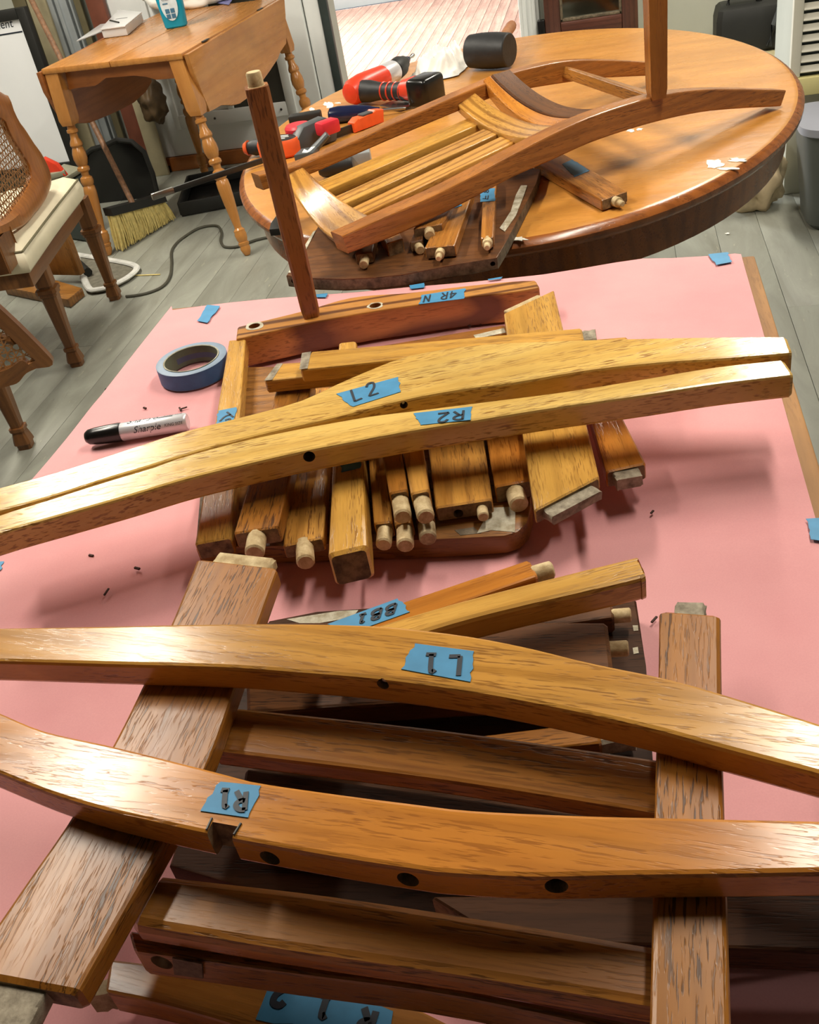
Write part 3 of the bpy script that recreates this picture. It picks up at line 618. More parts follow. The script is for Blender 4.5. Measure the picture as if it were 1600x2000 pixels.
# pencil-like stylus lying on the box, clear lid leaning, white cloth bag, leaflet
P_ = [at(u, v, DT + 0.001) for u, v in [(150, 82), (200, 63), (222, 46), (196, 50)]]
add('plastic_lid', prism(bmesh.new(), P_, (0, 0, 0.006), 0.002), 'clear', label='flat clear plastic lid beside the box of hardware', cat='lid')
c = at(215, 40, DT + 0.043); c2 = at(232, 44, DT + 0.043)
add('hex_key', tube(bmesh.new(), [c, c2], 0.004, 6), 'black', label='short black hex key on top of the clear hardware box', cat='tool')
def lumpy(name, c, ax, r, mat, label, cat, amp=0.25, fq=3.0, zmin=None, seed=0, **k):
    bm = bmesh.new(); bmesh.ops.create_icosphere(bm, subdivisions=4, radius=1.0); fr_ = frame(c, ax)
    for vt in bm.verts:
        n_ = vt.co.normalized(); d = 1 + amp * noise.noise(n_ * fq + Vector((seed, seed, 0))) + amp * 0.4 * noise.noise(n_ * fq * 2.7 + Vector((seed, 0, seed)))
        p = fr_ @ Vector((n_.x * r[0] * d, n_.y * r[1] * d, n_.z * r[2] * d))
        if zmin is not None and p.z < zmin: p.z = zmin + 0.0004 * random.random()
        vt.co = p
    return add(name, bm, mat, None, frame(c, ax), label, cat, sharp=180, **k)
c = at(325, 16, DT); c1 = at(400, 4, DT)
lumpy('white_bag', (at(330, 20, DT) + at(415, 8, DT)) / 2 + Vector((0, 0.0, 0.05)), c1 - c, (0.21, 0.085, 0.065), 'cloth', 'bulging white plastic bag at the back of the drop-leaf table', 'bag', 0.3, 2.5, DT + 0.0015, 4)
P_ = [at(u, v, DT + 0.002) for u, v in [(405, 3), (447, 10), (462, -12), (425, -16)]]
add('leaflet', prism(bmesh.new(), P_, (0, 0, 0.002)), 'purple', label='small purple printed leaflet at the back right of the drop-leaf table', cat='leaflet')

# ------------------------------------------------- against the back wall
t = thing('whiteboard', (-3.0, 4.62, 0), 'black framed whiteboard standing on the floor at left', 'whiteboard')
wp = yb(4.6); tl, brr = wp.hit(45, 36), wp.hit(131, 316); ra = (tl.x + brr.x) / 2
add('board', bx(bmesh.new(), ra - 0.92, ra, 4.605, 4.62, brr.z, tl.z), 'wb', t)
bm = bmesh.new()
for a0, a1, z0, z1 in ((ra, ra + 0.045, brr.z - 0.04, tl.z + 0.045), (ra - 0.965, ra - 0.92, brr.z - 0.04, tl.z + 0.045), (ra - 0.92, ra, tl.z, tl.z + 0.045), (ra - 0.92, ra, brr.z - 0.04, brr.z)): bx(bm, a0, a1, 4.59, 4.63, z0, z1, 0.004)
fo = add('frame', bm, 'blackmat', t)
bm = bmesh.new()
for a in (ra - 0.8, ra - 0.1): bx(bm, a - 0.03, a + 0.03, 4.6, 4.64, 0, brr.z - 0.039)
add('stand', bm, 'blackmat', t)
bfr = frame((wp.hit(-14, 52).x, 4.6045, wp.hit(-14, 52).z), (1, 0, 0), (0, -1, 0))
lw = text('lettering', 'Basement', 0.05, bfr, 'ink', t, shear=0.2)
l0, l1 = wp.hit(-20, 62), wp.hit(48, 61); add('ruled_line', bx(bmesh.new(), l0.x - 0.5, ra - 0.01, 4.6035, 4.6052, l1.z - 0.003, l1.z + 0.003), 'ink', t)
def wallboard(name, u0, u1, v, b, th, top, mat, label, lean=0.0, z0=0.0):
    P0, P1 = yb(b).hit(u0, v), yb(b).hit(u1, v); bm = bmesh.new()
    prism(bm, [Vector((P0.x, b - lean, z0)), Vector((P1.x, b - lean, z0)), Vector((P1.x, b, top)), Vector((P0.x, b, top))], (0, th, 0), 0.003)
    return add(name, bm, mat, None, frame((P0.x, b, top / 2), (0, 0, 1), (0, -1, 0)), label, 'board')
wallboard('leaning_board', 40, 66, 50, 4.86, 0.02, 1.35, 'olive', 'dull olive board against the wall right of the whiteboard')
wallboard('leaning_board', 68, 104, 50, 4.86, 0.02, 1.35, 'beige', 'wide dull beige board against the wall behind the broom handle')
fb = thing('window_sash', (yb(4.88).hit(130, 50).x, 4.88, 0), 'pale grey metal window frame against the wall behind the drop-leaf table', 'frame')
for u0, u1, d in ((106, 117, 0.0), (121, 128, 0.015), (128, 144, 0.0), (149, 153, 0.01)):
    A_, B_ = yb(4.88 - d).hit(u0, 50), yb(4.88 - d).hit(u1, 50); add('stile', bx(bmesh.new(), A_.x, B_.x, 4.88 - d, 4.93, 0, 1.35, 0.003), 'frame', fb)
wallboard('leaning_board', 155, 168, 40, 4.87, 0.02, 1.3, 'olive', 'narrow dark board between the metal frame and the red-brown board')
wallboard('leaning_board', 172, 206, 20, 4.86, 0.03, 1.3, 'brownboard', 'red-brown painted board leaning behind the clear hardware box')
wallboard('leaning_board', 288, 318, 300, 4.84, 0.02, 0.62, 'beige', 'pale trim board standing under the drop-leaf table by the wall')
A_ = yb(4.7).hit(295, 200); lumpy('leather_bundle', Vector((A_.x, 4.72, A_.z)), (0, 0, 1), (0.10, 0.075, 0.06), 'leather', 'dark brown leather bundle hanging behind the drop-leaf table', 'bundle', 0.3, 2.2, None, 9)
A_ = yb(4.9).hit(318, 331); add('door_stop', tube(bmesh.new(), [A_, A_ + Vector((0.05, -0.01, 0.0))], [0.012, 0.02], 10), 'black', label='small black door stop at the foot of the white door', cat='door stop')
# mirror in a mahogany frame, leaning on the wall behind the oval table
mt = thing('mirror', (-0.1, 4.9, 0), 'mirror in a chipped red-brown wooden frame behind the oval table', 'mirror')
mp = yb(4.88); f0, f1 = mp.hit(1066, 66), mp.hit(1247, 50); g0, g1 = mp.hit(1095, 40), mp.hit(1215, 28); zb = (f0.z + f1.z) / 2 - 0.03; zi = (g0.z + g1.z) / 2
for nm, a0, a1, z0, z1 in (('stile', f0.x, g0.x, zb, 1.3), ('stile', g1.x, f1.x, zb, 1.3), ('rail', g0.x, g1.x, zb, zi), ('rail', g0.x, g1.x, 1.22, 1.3)): add(nm, bx(bmesh.new(), a0, a1, 4.865, 4.90, z0, z1, 0.006), 'mahog', mt, frame(((a0 + a1) / 2, 4.88, (z0 + z1) / 2), (0, 0, 1) if nm == 'stile' else (1, 0, 0), (0, -1, 0)))
bm = bmesh.new()
for a0, a1, z0, z1 in ((g0.x, g0.x + 0.012, zi, 1.22), (g1.x - 0.012, g1.x, zi, 1.22), (g0.x, g1.x, zi, zi + 0.012)): bx(bm, a0, a1, 4.868, 4.882, z0, z1, 0.003)
add('inner_moulding', bm, 'grey_wood', mt)
add('mirror_glass', bx(bmesh.new(), g0.x, g1.x, 4.884, 4.888, zi, 1.22), 'mirror', mt)
bm = bmesh.new(); bx(bm, f0.x + 0.02, f0.x + 0.06, 4.84, 4.90, 0, zb + 0.001, 0.003); bx(bm, f1.x - 0.06, f1.x - 0.02, 4.84, 4.90, 0, zb + 0.001, 0.003); add('stand', bm, 'mahog', mt)
A_ = mp.hit(1060, 60); add('bracket', bx(bmesh.new(), A_.x - 0.02, A_.x + 0.012, 4.86, 4.9, zb - 0.03, zb + 0.1, 0.003), 'black', mt)
# black jug on a cream shelf
sh = yb(4.62); s0, s1 = sh.hit(1385, 100), sh.hit(1530, 86); sz = (s0.z + s1.z) / 2 - 0.02
st_ = thing('cream_shelf', ((s0.x + s1.x) / 2, 4.7, 0), 'low cream shelf unit behind the oval table under the black case', 'shelf')
add('shelf_board', bx(bmesh.new(), s0.x - 0.3, s1.x + 0.12, 4.5, 4.92, sz - 0.02, sz, 0.003), flat('cream_paint', (190, 180, 140), 0.5), st_)
for a in (s0.x - 0.3, s1.x + 0.1): add('side_panel', bx(bmesh.new(), a, a + 0.02, 4.5, 4.92, 0, sz - 0.0205), M['cream'], st_)
J0, J1 = yb(4.6).hit(1400, 85), yb(4.6).hit(1528, 80); jw = J1.x - J0.x; jc = (J0.x + J1.x) / 2
jg = thing('black_case', (jc, 4.7, sz), 'black moulded plastic case with a carrying handle on the cream shelf', 'case')
bm = bmesh.new(); rings = []
for z, w_, d in ((0.0005, 0.49, 0.09), (0.012, 0.5, 0.1), (0.13, 0.5, 0.1), (0.17, 0.47, 0.085), (0.185, 0.42, 0.06)):
    rings.append([Vector((jc + sx * jw * w_, 4.7 + sy * d, sz + z)) for sx, sy in ((-1, -0.8), (-0.85, -1), (0.85, -1), (1, -0.8), (1, 0.8), (0.85, 1), (-0.85, 1), (-1, 0.8))])
loft(bm, rings); add('case_body', bm, 'blackmat', jg)
bm = bmesh.new(); tube(bm, [(jc - jw * 0.33, 4.66, sz + 0.16), (jc - jw * 0.30, 4.66, sz + 0.225), (jc + jw * 0.12, 4.66, sz + 0.225), (jc + jw * 0.18, 4.66, sz + 0.16)], 0.016, 10); add('case_handle', bm, 'black', jg)
bm = bmesh.new(); tube(bm, [(jc + jw * 0.3, 4.6, sz + 0.02), (jc + jw * 0.36, 4.59, sz + 0.1), (jc + jw * 0.44, 4.6, sz + 0.16)], 0.012, 8); add('hose', bm, 'grip', jg)
# louvred cabinet door at right, bin, sack
lb_ = 3.62; A_, B_ = yb(lb_).hit(1546, 100), yb(lb_).hit(1566, 100); zl = yb(lb_).hit(1575, 150).z; zy = yb(lb_).hit(1580, 184).z
lc = thing('louvred_cabinet', (A_.x + 0.3, lb_ + 0.2, 0), 'cream louvred cabinet with a yellowed bottom rail at far right', 'cabinet')
Wc = 0.62
add('cabinet_body', bx(bmesh.new(), A_.x + 0.005, A_.x + Wc, lb_ + 0.03, lb_ + 0.4, 0.0, 1.2, 0.004), 'wallgrey', lc)
add('stile', bx(bmesh.new(), A_.x, B_.x, lb_, lb_ + 0.029, zl, 1.2, 0.004), 'louvre', lc); add('stile', bx(bmesh.new(), A_.x + Wc - 0.05, A_.x + Wc, lb_, lb_ + 0.029, zl, 1.2, 0.004), 'louvre', lc)
add('bottom_rail', bx(bmesh.new(), A_.x, A_.x + Wc, lb_ - 0.012, lb_ + 0.029, zy, zl - 0.0005, 0.004), 'yellow', lc, label='yellowed bottom rail')
add('recess', bx(bmesh.new(), B_.x, A_.x + Wc - 0.05, lb_ + 0.022, lb_ + 0.029, zl, 1.2), 'jamb', lc)
z = zl + 0.022; sl0 = None
while z < 1.18:
    o = bmesh.new(); box(o, Matrix.Translation((0, 0, 0)) @ Matrix.Rotation(math.radians(-38), 4, 'X'), (A_.x + Wc - 0.05 - B_.x, 0.006, 0.024), 0.002)
    fr_ = frame(((B_.x + A_.x + Wc - 0.05) / 2, lb_ + 0.011, z))
    if sl0 is None: o.transform(fr_); sl0 = add('louvre_slat', o, 'louvre', lc, fr_)
    else:
        o.free(); c_ = sl0.copy(); COL.objects.link(c_); c_.matrix_basis = fr_; WM[c_.name] = fr_
    z += 0.0315
bc = at(1640, 425, 0.0); bn = thing('trash_bin', bc, 'tall dark grey plastic trash bin at the right edge', 'bin')
hB = 0.335; bc = Vector((bc.x, bc.y, 0))
def sq(c, w_, z, k=0.22, n=6):
    out = []
    for qx, qy, a0 in ((1, 1, 0), (-1, 1, 90), (-1, -1, 180), (1, -1, 270)):
        for j in range(n + 1):
            t = math.radians(a0 + 90 * j / n); out.append(c + Vector((qx * w_ * (1 - k) + w_ * k * math.cos(t), qy * w_ * (1 - k) + w_ * k * math.sin(t), z)))
    return out
bm = bmesh.new(); loft(bm, [sq(bc, 0.098, 0.001, 0.5), sq(bc, 0.115, 0.02, 0.5), sq(bc, 0.15, hB, 0.5), sq(bc, 0.143, hB, 0.5), sq(bc, 0.11, 0.03, 0.5)]); add('bin_body', bm, 'bin', bn)
bm = bmesh.new(); loft(bm, [sq(bc, 0.151, hB - 0.022, 0.5), sq(bc, 0.158, hB - 0.018, 0.5), sq(bc, 0.158, hB + 0.004, 0.5), sq(bc, 0.144, hB + 0.004, 0.5)]); add('rim', bm, 'binrim', bn)
sc_ = at(1470, 418, 0.0); c = Vector((sc_.x + 0.01, sc_.y + 0.06, 0.11))
bgo = lumpy('paper_sack', c, (1, 0.3, 0), (0.10, 0.07, 0.15), 'bagp', 'crumpled paper sack on the floor between oval table and bin', 'sack', 0.35, 2.6, 0.001, 2)

# ------------------------------------------------------------ broom, dustpan, floor clutter
tL, tR = at(234, 491, 0.004), at(339, 428, 0.004); hp = vert(tL, tR); cL, cR = hp.hit(213, 416), hp.hit(316, 389); top = yb(4.56).hit(60, -3); bn_ = thing('broom', (tL + tR) / 2, 'corn broom leaning beside the front left leg of the drop-leaf table', 'broom')
mid = (cL + cR) / 2; nv = Vector((-(tR - tL).y, (tR - tL).x, 0)).normalized()
bm = bmesh.new(); rr = random.Random(3)
for k in range(420):
    s_ = rr.random(); d = nv * rr.uniform(-0.018, 0.018); p0 = cL.lerp(cR, s_) + d * 0.8; p1 = tL.lerp(tR, min(1, max(0, s_ + rr.uniform(-0.05, 0.05)))) + d + Vector((0, 0, rr.uniform(0, 0.012))); tube(bm, [p0, p0.lerp(p1, 0.6) + d * 0.3, p1], [0.0045, 0.0038, 0.0016], 4, False)
br_ = add('bristles', bm, 'bristle', bn_, kind='stuff')
bm = bmesh.new(); ca = (cR - cL).normalized(); up_ = (mid - (tL + tR) / 2).normalized()
rings = [[p + nv * 0.024 * sx + up_ * h for sx, h in ((-1, -0.012), (1, -0.012), (0.9, 0.022), (-0.9, 0.022))] for p in (cL - ca * 0.005, cL + ca * 0.01, cR - ca * 0.01, cR + ca * 0.005)]
loft(bm, rings); add('broom_cap', bm, 'blackmat', bn_)
hd_ = hp.hit(256, 391); add('broom_handle', tube(bmesh.new(), [hd_ - (top - hd_).normalized() * 0.02, top, top + (top - hd_).normalized() * 0.2], 0.0125, 12), 'rust', bn_, frame(hd_, top - hd_))
dpl = yb(4.50); P_ = [dpl.hit(u, v) for u, v in [(166, 398), (158, 345), (166, 302), (182, 290), (206, 284), (230, 272), (258, 275), (283, 296), (300, 340), (308, 374), (292, 382), (250, 394), (205, 401)]]
dp = add('dustpan', prism(bmesh.new(), P_, (0, 0.02, 0), 0.004), 'black', label='big black dustpan standing on edge behind the broom', cat='dustpan')
cen = sum(P_, Vector()) / len(P_); bm = bmesh.new(); tube(bm, [p + Vector((0, -0.008, 0)) for p in P_[1:10]], 0.012, 8); add('raised_rim', bm, 'blackmat', dp)
A_, B_ = at(356, 424, 0), at(502, 396, 0); dv = Vector((-(B_ - A_).y, (B_ - A_).x, 0)).normalized() * 0.42
tb = thing('boot_tray', (A_ + B_) / 2, 'long low black plastic tray on the floor under the drop-leaf table', 'tray')
fr_ = frame((A_ + B_) / 2 + dv / 2, B_ - A_); L_, D_ = (B_ - A_).length, 0.42
add('tray_base', box(bmesh.new(), fr_, (L_, D_, 0.006), 0.001, (0, 0, 0.004)), 'black', tb, fr_)
for off, dm in (((0, -D_ / 2, 0.036), (L_, 0.012, 0.058)), ((0, D_ / 2, 0.036), (L_, 0.012, 0.058)), ((-L_ / 2, 0, 0.036), (0.012, D_, 0.058)), ((L_ / 2, 0, 0.036), (0.012, D_, 0.058))): add('tray_wall', box(bmesh.new(), fr_, dm, 0.004, off), 'blackmat', tb, fr_)
pts = [at(u, v, 0.006) for u, v in [(246, 579), (265, 577), (292, 571), (318, 559), (332, 540), (335, 515), (335, 492), (345, 475), (362, 461), (385, 447), (408, 441), (426, 442), (433, 455), (431, 470), (437, 481), (452, 483), (470, 480), (490, 472), (510, 466), (534, 462), (560, 458)]]
add('power_cord', tube(bmesh.new(), spl([tuple(p) for p in pts], 90), 0.0055, 8), 'cord', label='dark rubber power cord curling across the grey floor', cat='cord')
pts = [at(u, v, 0.003) for u, v in [(262, 538), (290, 537), (313, 536)]]; add('bamboo_skewer', tube(bmesh.new(), pts, 0.0022, 6), 'bristle', label='thin straw-coloured stick on the floor beside the white-rimmed mat', cat='stick')
n0, n1 = at(208, 762, 0.003), at(219, 747, 0.003); nb = lathe(bmesh.new(), n0, n1, [(0, 0.006), (0.08, 0.006), (0.1, 0.0028), (0.9, 0.0028), (1, 0.0006)], 10)
add('nail', nb, 'darksteel', label='single dark nail on the floor left of the pink table', cat='nail')
cc = at(1421, 456, 0.002); add('paint_fleck', blob(1421, 456, 9, 3, 10, 5), 'glue_and_glint', label='white fleck on the floor below the oval table', cat='fleck')
bpy.data.objects['paint_fleck'].matrix_basis.translation = cc; WM['paint_fleck'] = bpy.data.objects['paint_fleck'].matrix_basis.copy()
# white rimmed mat / dust-mop head
P_ = [at(u, v, 0.004) for u, v in [(146, 500), (212, 511), (262, 521), (272, 531), (252, 549), (218, 566), (190, 573), (170, 566)]]
cen = sum(P_, Vector()) / len(P_); mh = add('dust_mop_head', prism(bmesh.new(), P_, (0, 0, 0.008), 0.002), 'mopgrey', label='grey dust mop head with scuffed white rim on the floor', cat='mop')
bm = bmesh.new(); Q = [tuple(p.lerp(cen, 0.06) + Vector((0, 0, 0.012))) for p in P_]; tube(bm, spl(Q + [Q[0]], 60), 0.014, 8, flatten=0.6); add('white_rim', bm, 'mopwhite', mh)
a_, b_ = at(150, 508, 0.03), at(172, 532, 0.03); add('mop_bracket', tube(bmesh.new(), [a_, b_], [0.012, 0.018], 8), 'blackmat', mh)

# ------------------------------------------------------------ caned chairs
def square_leg(top, foot, prof, ex=Vector((1, 0, 0)), ey=Vector((0, 1, 0))):
    bm = bmesh.new(); rings = []
    for t, w_ in prof:
        c = top.lerp(foot, t); k = w_ * 0.72; rings.append([c + ex * x_ + ey * y_ for x_, y_ in ((-w_, -k), (-k, -w_), (k, -w_), (w_, -k), (w_, k), (k, w_), (-k, w_), (-w_, k))])
    loft(bm, rings); return bm
CLEG = [(0, 0.027), (0.26, 0.027), (0.265, 0.024), (0.28, 0.024), (0.285, 0.033), (0.315, 0.034), (0.32, 0.03), (0.345, 0.03), (0.35, 0.026), (0.82, 0.016), (0.825, 0.022), (0.85, 0.022), (0.855, 0.018), (0.93, 0.024), (0.955, 0.025), (0.957, 0.021), (1, 0.02)]
def clip_line(poly, y, fn):
    xs = []
    for p, q in zip(poly, poly[1:] + poly[:1]):
        u0, u1 = fn(p), fn(q)
        if (u0[1] - y) * (u1[1] - y) < 0: xs.append(u0[0] + (u1[0] - u0[0]) * (y - u0[1]) / (u1[1] - u0[1]))
    xs.sort(); return list(zip(xs[::2], xs[1::2]))
def cane(poly2, to3, nrm, pitch=0.0185, wd=0.0036):
    bm = bmesh.new()
    for ang, pt in ((0, pitch), (90, pitch), (45, pitch * 1.0), (135, pitch * 1.0)):
        c_, s_ = math.cos(math.radians(ang)), math.sin(math.radians(ang)); fn = lambda p: (p[0] * c_ + p[1] * s_, -p[0] * s_ + p[1] * c_)
        ys = [fn(p)[1] for p in poly2]; y = math.floor(min(ys) / pt) * pt
        while y < max(ys):
            for x0, x1 in clip_line(poly2, y + 1e-5, fn):
                if x1 - x0 > 0.002:
                    A_ = to3(x0 * c_ - y * s_, x0 * s_ + y * c_); B_ = to3(x1 * c_ - y * s_, x1 * s_ + y * c_); ribbon(bm, [A_ + nrm * 0.0006 * (ang // 45), B_ + nrm * 0.0006 * (ang // 45)], wd if ang % 90 == 0 else wd * 0.8, nrm, 0.0008)
            y += pt
    return bm
zs = 0.47
c1, c2 = at(50, 506, zs - 0.03), at(158, 362, zs - 0.03); fd = (c2 - c1).normalized(); dd = Vector((-fd.y, fd.x, 0))
if dd.x > 0: dd = -dd
SD = 0.52; c4, c3 = c1 + dd * SD, c2 + dd * SD * 0.92 - fd * 0.05; c4 = c4 + fd * 0.05
ch = thing('caned_chair', ((c1 + c3) / 2).to_2d().to_3d(), 'caned-back dining chair with cream tufted seat at left edge', 'chair')
cen = (c1 + c2 + c3 + c4) / 4
def inset(poly, k, z):
    c_ = sum(poly, Vector()) / len(poly); return [Vector((p.x, p.y, 0)) + (Vector((c_.x, c_.y, 0)) - Vector((p.x, p.y, 0))).normalized() * k + Vector((0, 0, z)) for p in poly]
def dense(poly, n=10):
    out = []
    for p, q in zip(poly, poly[1:] + poly[:1]): out += [p.lerp(q, i / n) for i in range(n)]
    return out
base = dense([c1, c2, c3, c4]); bm = bmesh.new()
rings = [inset(base, 0.012, zs - 0.075), inset(base, 0.0, zs - 0.065), inset(base, -0.006, zs - 0.04), inset(base, 0.002, zs - 0.012), inset(base, 0.012, zs - 0.006), inset(base, 0.02, zs - 0.0005), inset(base, 0.06, zs + 0.016), inset(base, 0.12, zs + 0.024), inset(base, 0.2, zs + 0.02)]
for k in (-3, -2, -1): rings[k] = [p + Vector((0, 0, 0.010 * noise.noise(Vector((p.x * 14, p.y * 14, 0))))) for p in rings[k]]
loft(bm, rings); add('seat_cushion', bm, 'cream', ch, sharp=60)
bm = bmesh.new(); tube(bm, [tuple(p) for p in inset(base, 0.004, zs - 0.008)] + [tuple(inset(base, 0.004, zs - 0.008)[0])], 0.0035, 6); add('piping', bm, 'piping', ch)
bm = bmesh.new(); R_ = inset([c1, c2, c3, c4], 0.03, zs - 0.125); prism(bm, R_, (0, 0, 0.055), 0.003); add('seat_frame', bm, 'walnut', ch, frame(cen, fd))
f1, f2 = at(152, 712, 0), at(226, 583, 0)
for f in (f1, f2): add('leg', square_leg(Vector((f.x, f.y, zs - 0.08)), Vector((f.x, f.y, 0)), CLEG, fd, dd), 'walnut', ch, frame((f.x, f.y, 0.2), (0, 0, 1), fd))
for f in (f1 + dd * 0.44, f2 + dd * 0.44): add('leg', square_leg(Vector((f.x, f.y, zs - 0.08)), Vector((f.x, f.y, 0)) + dd * 0.05, [(0, 0.024), (1, 0.017)], fd, dd), 'walnut', ch, frame((f.x, f.y, 0.2), (0, 0, 1), fd))
bp0 = at(42, 441, zs + 0.02); bpl = Pl(bp0, dd)
outer = [(-70, 140), (0, 184), (12, 190), (20, 214), (30, 236), (44, 255), (60, 280), (76, 302), (90, 330), (95, 350), (92, 370), (80, 395), (62, 418), (42, 440), (18, 452), (-30, 468), (-80, 480)]
inner = [(-70, 205), (0, 232), (14, 258), (32, 288), (50, 316), (57, 335), (58, 350), (48, 372), (30, 398), (10, 424), (-30, 446), (-80, 460)]
fo = [bpl.hit(*p) for p in outer]; fi = [bpl.hit(*p) for p in inner]
n = 60; so, si = spl([tuple(p) for p in fo], n), spl([tuple(p) for p in fi], n); bm = bmesh.new()
rings = []
for p, q in zip(so, si):
    p, q = Vector(p), Vector(q); m_ = (p + q) / 2; rings.append([p + dd * 0.004, p - dd * 0.010, p.lerp(q, 0.15) - dd * 0.016, p.lerp(q, 0.75) - dd * 0.018, q - dd * 0.008, q + dd * 0.012, p + dd * 0.014])
loft(bm, rings); add('back_frame', bm, 'chairorange', ch, frame(bp0, (0, 0, 1), dd))
V1 = Vector((0, 0, 1)); H1_ = dd.cross(V1).normalized()
to2 = lambda p: ((p - bp0).dot(H1_), (p - bp0).dot(V1)); to3 = lambda x_, y_: bp0 + H1_ * x_ + V1 * y_
add('cane_panel', cane([to2(Vector(p)) for p in si], to3, -dd), 'cane', ch, kind='stuff')
s0_ = bpl.hit(-60, 470); bm = bmesh.new(); box(bm, frame(bp0.lerp(s0_, 0.5) + Vector((0, 0, -0.055)), H1_), (0.12, 0.03, 0.09), 0.004); add('back_post', bm, 'walnut', ch)
# second chair, nearer, only its cane back corner and a front leg in view
f3 = at(52, 872, 0); c2n = thing('caned_chair', (f3.x - 0.2, f3.y, 0), 'second caned chair, only a leg and cane corner showing at left edge', 'chair')
add('leg', square_leg(Vector((f3.x, f3.y, 0.40)), Vector((f3.x, f3.y, 0)), CLEG, fd, dd), 'walnut', c2n, frame((f3.x, f3.y, 0.2), (0, 0, 1), fd))
k0 = at(70, 716, 0.30); kp = Pl(k0, (0.35, -1, 0)); kn = Vector((0.35, -1, 0)).normalized()
o_ = [kp.hit(*p) for p in [(-60, 545), (0, 598), (50, 645), (96, 692), (104, 703), (100, 712), (72, 716)]]; i_ = [kp.hit(*p) for p in [(-60, 580), (-6, 628), (28, 662), (60, 692), (70, 700), (66, 704), (56, 708)]]
so, si = spl([tuple(p) for p in o_], 30), spl([tuple(p) for p in i_], 30); bm = bmesh.new()
loft(bm, [[Vector(p) + kn * 0.012, Vector(q) + kn * 0.012, Vector(q) - kn * 0.012, Vector(p) - kn * 0.012] for p, q in zip(so, si)]); add('back_frame', bm, 'walnut', c2n, frame(k0, o_[2] - o_[0], kn))
o2 = [kp.hit(*p) for p in [(72, 716), (52, 726), (36, 744), (12, 752), (-60, 775)]]; i2 = [kp.hit(*p) for p in [(56, 708), (44, 700), (26, 712), (4, 722), (-60, 742)]]
so2, si2 = spl([tuple(p) for p in o2], 20), spl([tuple(p) for p in i2], 20); bm = bmesh.new()
loft(bm, [[Vector(p) + kn * 0.012, Vector(q) + kn * 0.012, Vector(q) - kn * 0.012, Vector(p) - kn * 0.012] for p, q in zip(so2, si2)]); add('bottom_rail', bm, 'walnut', c2n, frame(k0, o2[2] - o2[0], kn))
Hk = kn.cross(V1).normalized(); kk2 = lambda p: ((p - k0).dot(Hk), (p - k0).dot(V1)); kk3 = lambda x_, y_: k0 + Hk * x_ + V1 * y_
add('cane_panel', cane([kk2(Vector(p)) for p in si + si2], kk3, kn), 'cane', c2n, kind='stuff')
bm = bmesh.new(); R_ = [f3 + Vector((0, 0, 0.36)), f3 + fd * 0.02 + dd * 0.4 + Vector((0, 0, 0.36)), f3 - fd * 0.4 + dd * 0.4 + Vector((0, 0, 0.36)), f3 - fd * 0.4 + Vector((0, 0, 0.36))]; prism(bm, R_, (0, 0, 0.05), 0.003); add('seat_frame', bm, 'walnut', c2n)
add('back_post', tube(bmesh.new(), [i_[2] + Vector((0, 0, 0.0)), f3 + dd * 0.12 + Vector((0, 0, 0.38))], 0.014, 8), 'walnut', c2n)
for f in (f3 + dd * 0.38 - fd * 0.02, f3 + dd * 0.38 - fd * 0.38, f3 - fd * 0.38): add('leg', square_leg(Vector((f.x, f.y, 0.36)), Vector((f.x, f.y, 0)), [(0, 0.022), (1, 0.016)], fd, dd), 'walnut', c2n)
# wooden pedestal base under the chair
P_ = [at(u, v, 0.035) for u, v in [(8, 560), (132, 585), (160, 562), (45, 528)]]
pb = add('wooden_base', prism(bmesh.new(), P_, (0, 0, -0.034), 0.003), 'brown', label='brown wooden pedestal base on the floor under the caned chair', cat='base')
u0, u1 = at(62, 550, 0.036), at(150, 552, 0.036); dv = (u1 - u0).normalized(); ng = Vector((-dv.y, dv.x, 0))
uu = u0.lerp(u1, 0.5) + ng * 0.08
add('upright', box(bmesh.new(), frame(uu + Vector((0, 0, 0.14)), dv), (0.17, 0.03, 0.28), 0.002), 'brown', pb, frame(uu, (0, 0, 1), dv))
a_ = at(33, 556, 0.036); add('corbel', prism(bmesh.new(), [a_, a_ + dv * 0.06, a_ + dv * 0.06 + Vector((0, 0, 0.07))], ng * 0.02), 'brown', pb)
# grey case with an orange-red tool behind the seat
g0 = at(110, 348, 0.28); gc = thing('grey_case', (g0.x, g0.y + 0.1, 0), 'grey-lidded storage box behind the caned chair', 'box')
P_ = [at(u, v, 0.27) for u, v in [(92, 352), (130, 356), (162, 336), (128, 328)]]
add('box_body', prism(bmesh.new(), [Vector((p.x, p.y, 0.265)) for p in P_], (0, 0, -0.26), 0.004), 'jamb', gc); add('lid', prism(bmesh.new(), P_, (0, 0, 0.02), 0.003), 'box', gc)
cc = at(103, 328, 0.332); add('red_clamp', prism(bmesh.new(), [cc + Vector((-0.05, 0, -0.04)), cc + Vector((0.045, 0, -0.04)), cc + Vector((0.02, 0, 0.012)), cc + Vector((-0.03, 0, 0.045))], (0, 0.03, 0), 0.004), 'redp', label='small orange-red plastic tool on the grey case behind the caned chair', cat='tool')
cc = at(112, 340, 0.303); add('grey_block', box(bmesh.new(), frame(cc, (1, 0.5, 0)), (0.07, 0.035, 0.022), 0.003), 'box', label='small grey block on the grey case beside the orange-red tool', cat='block')
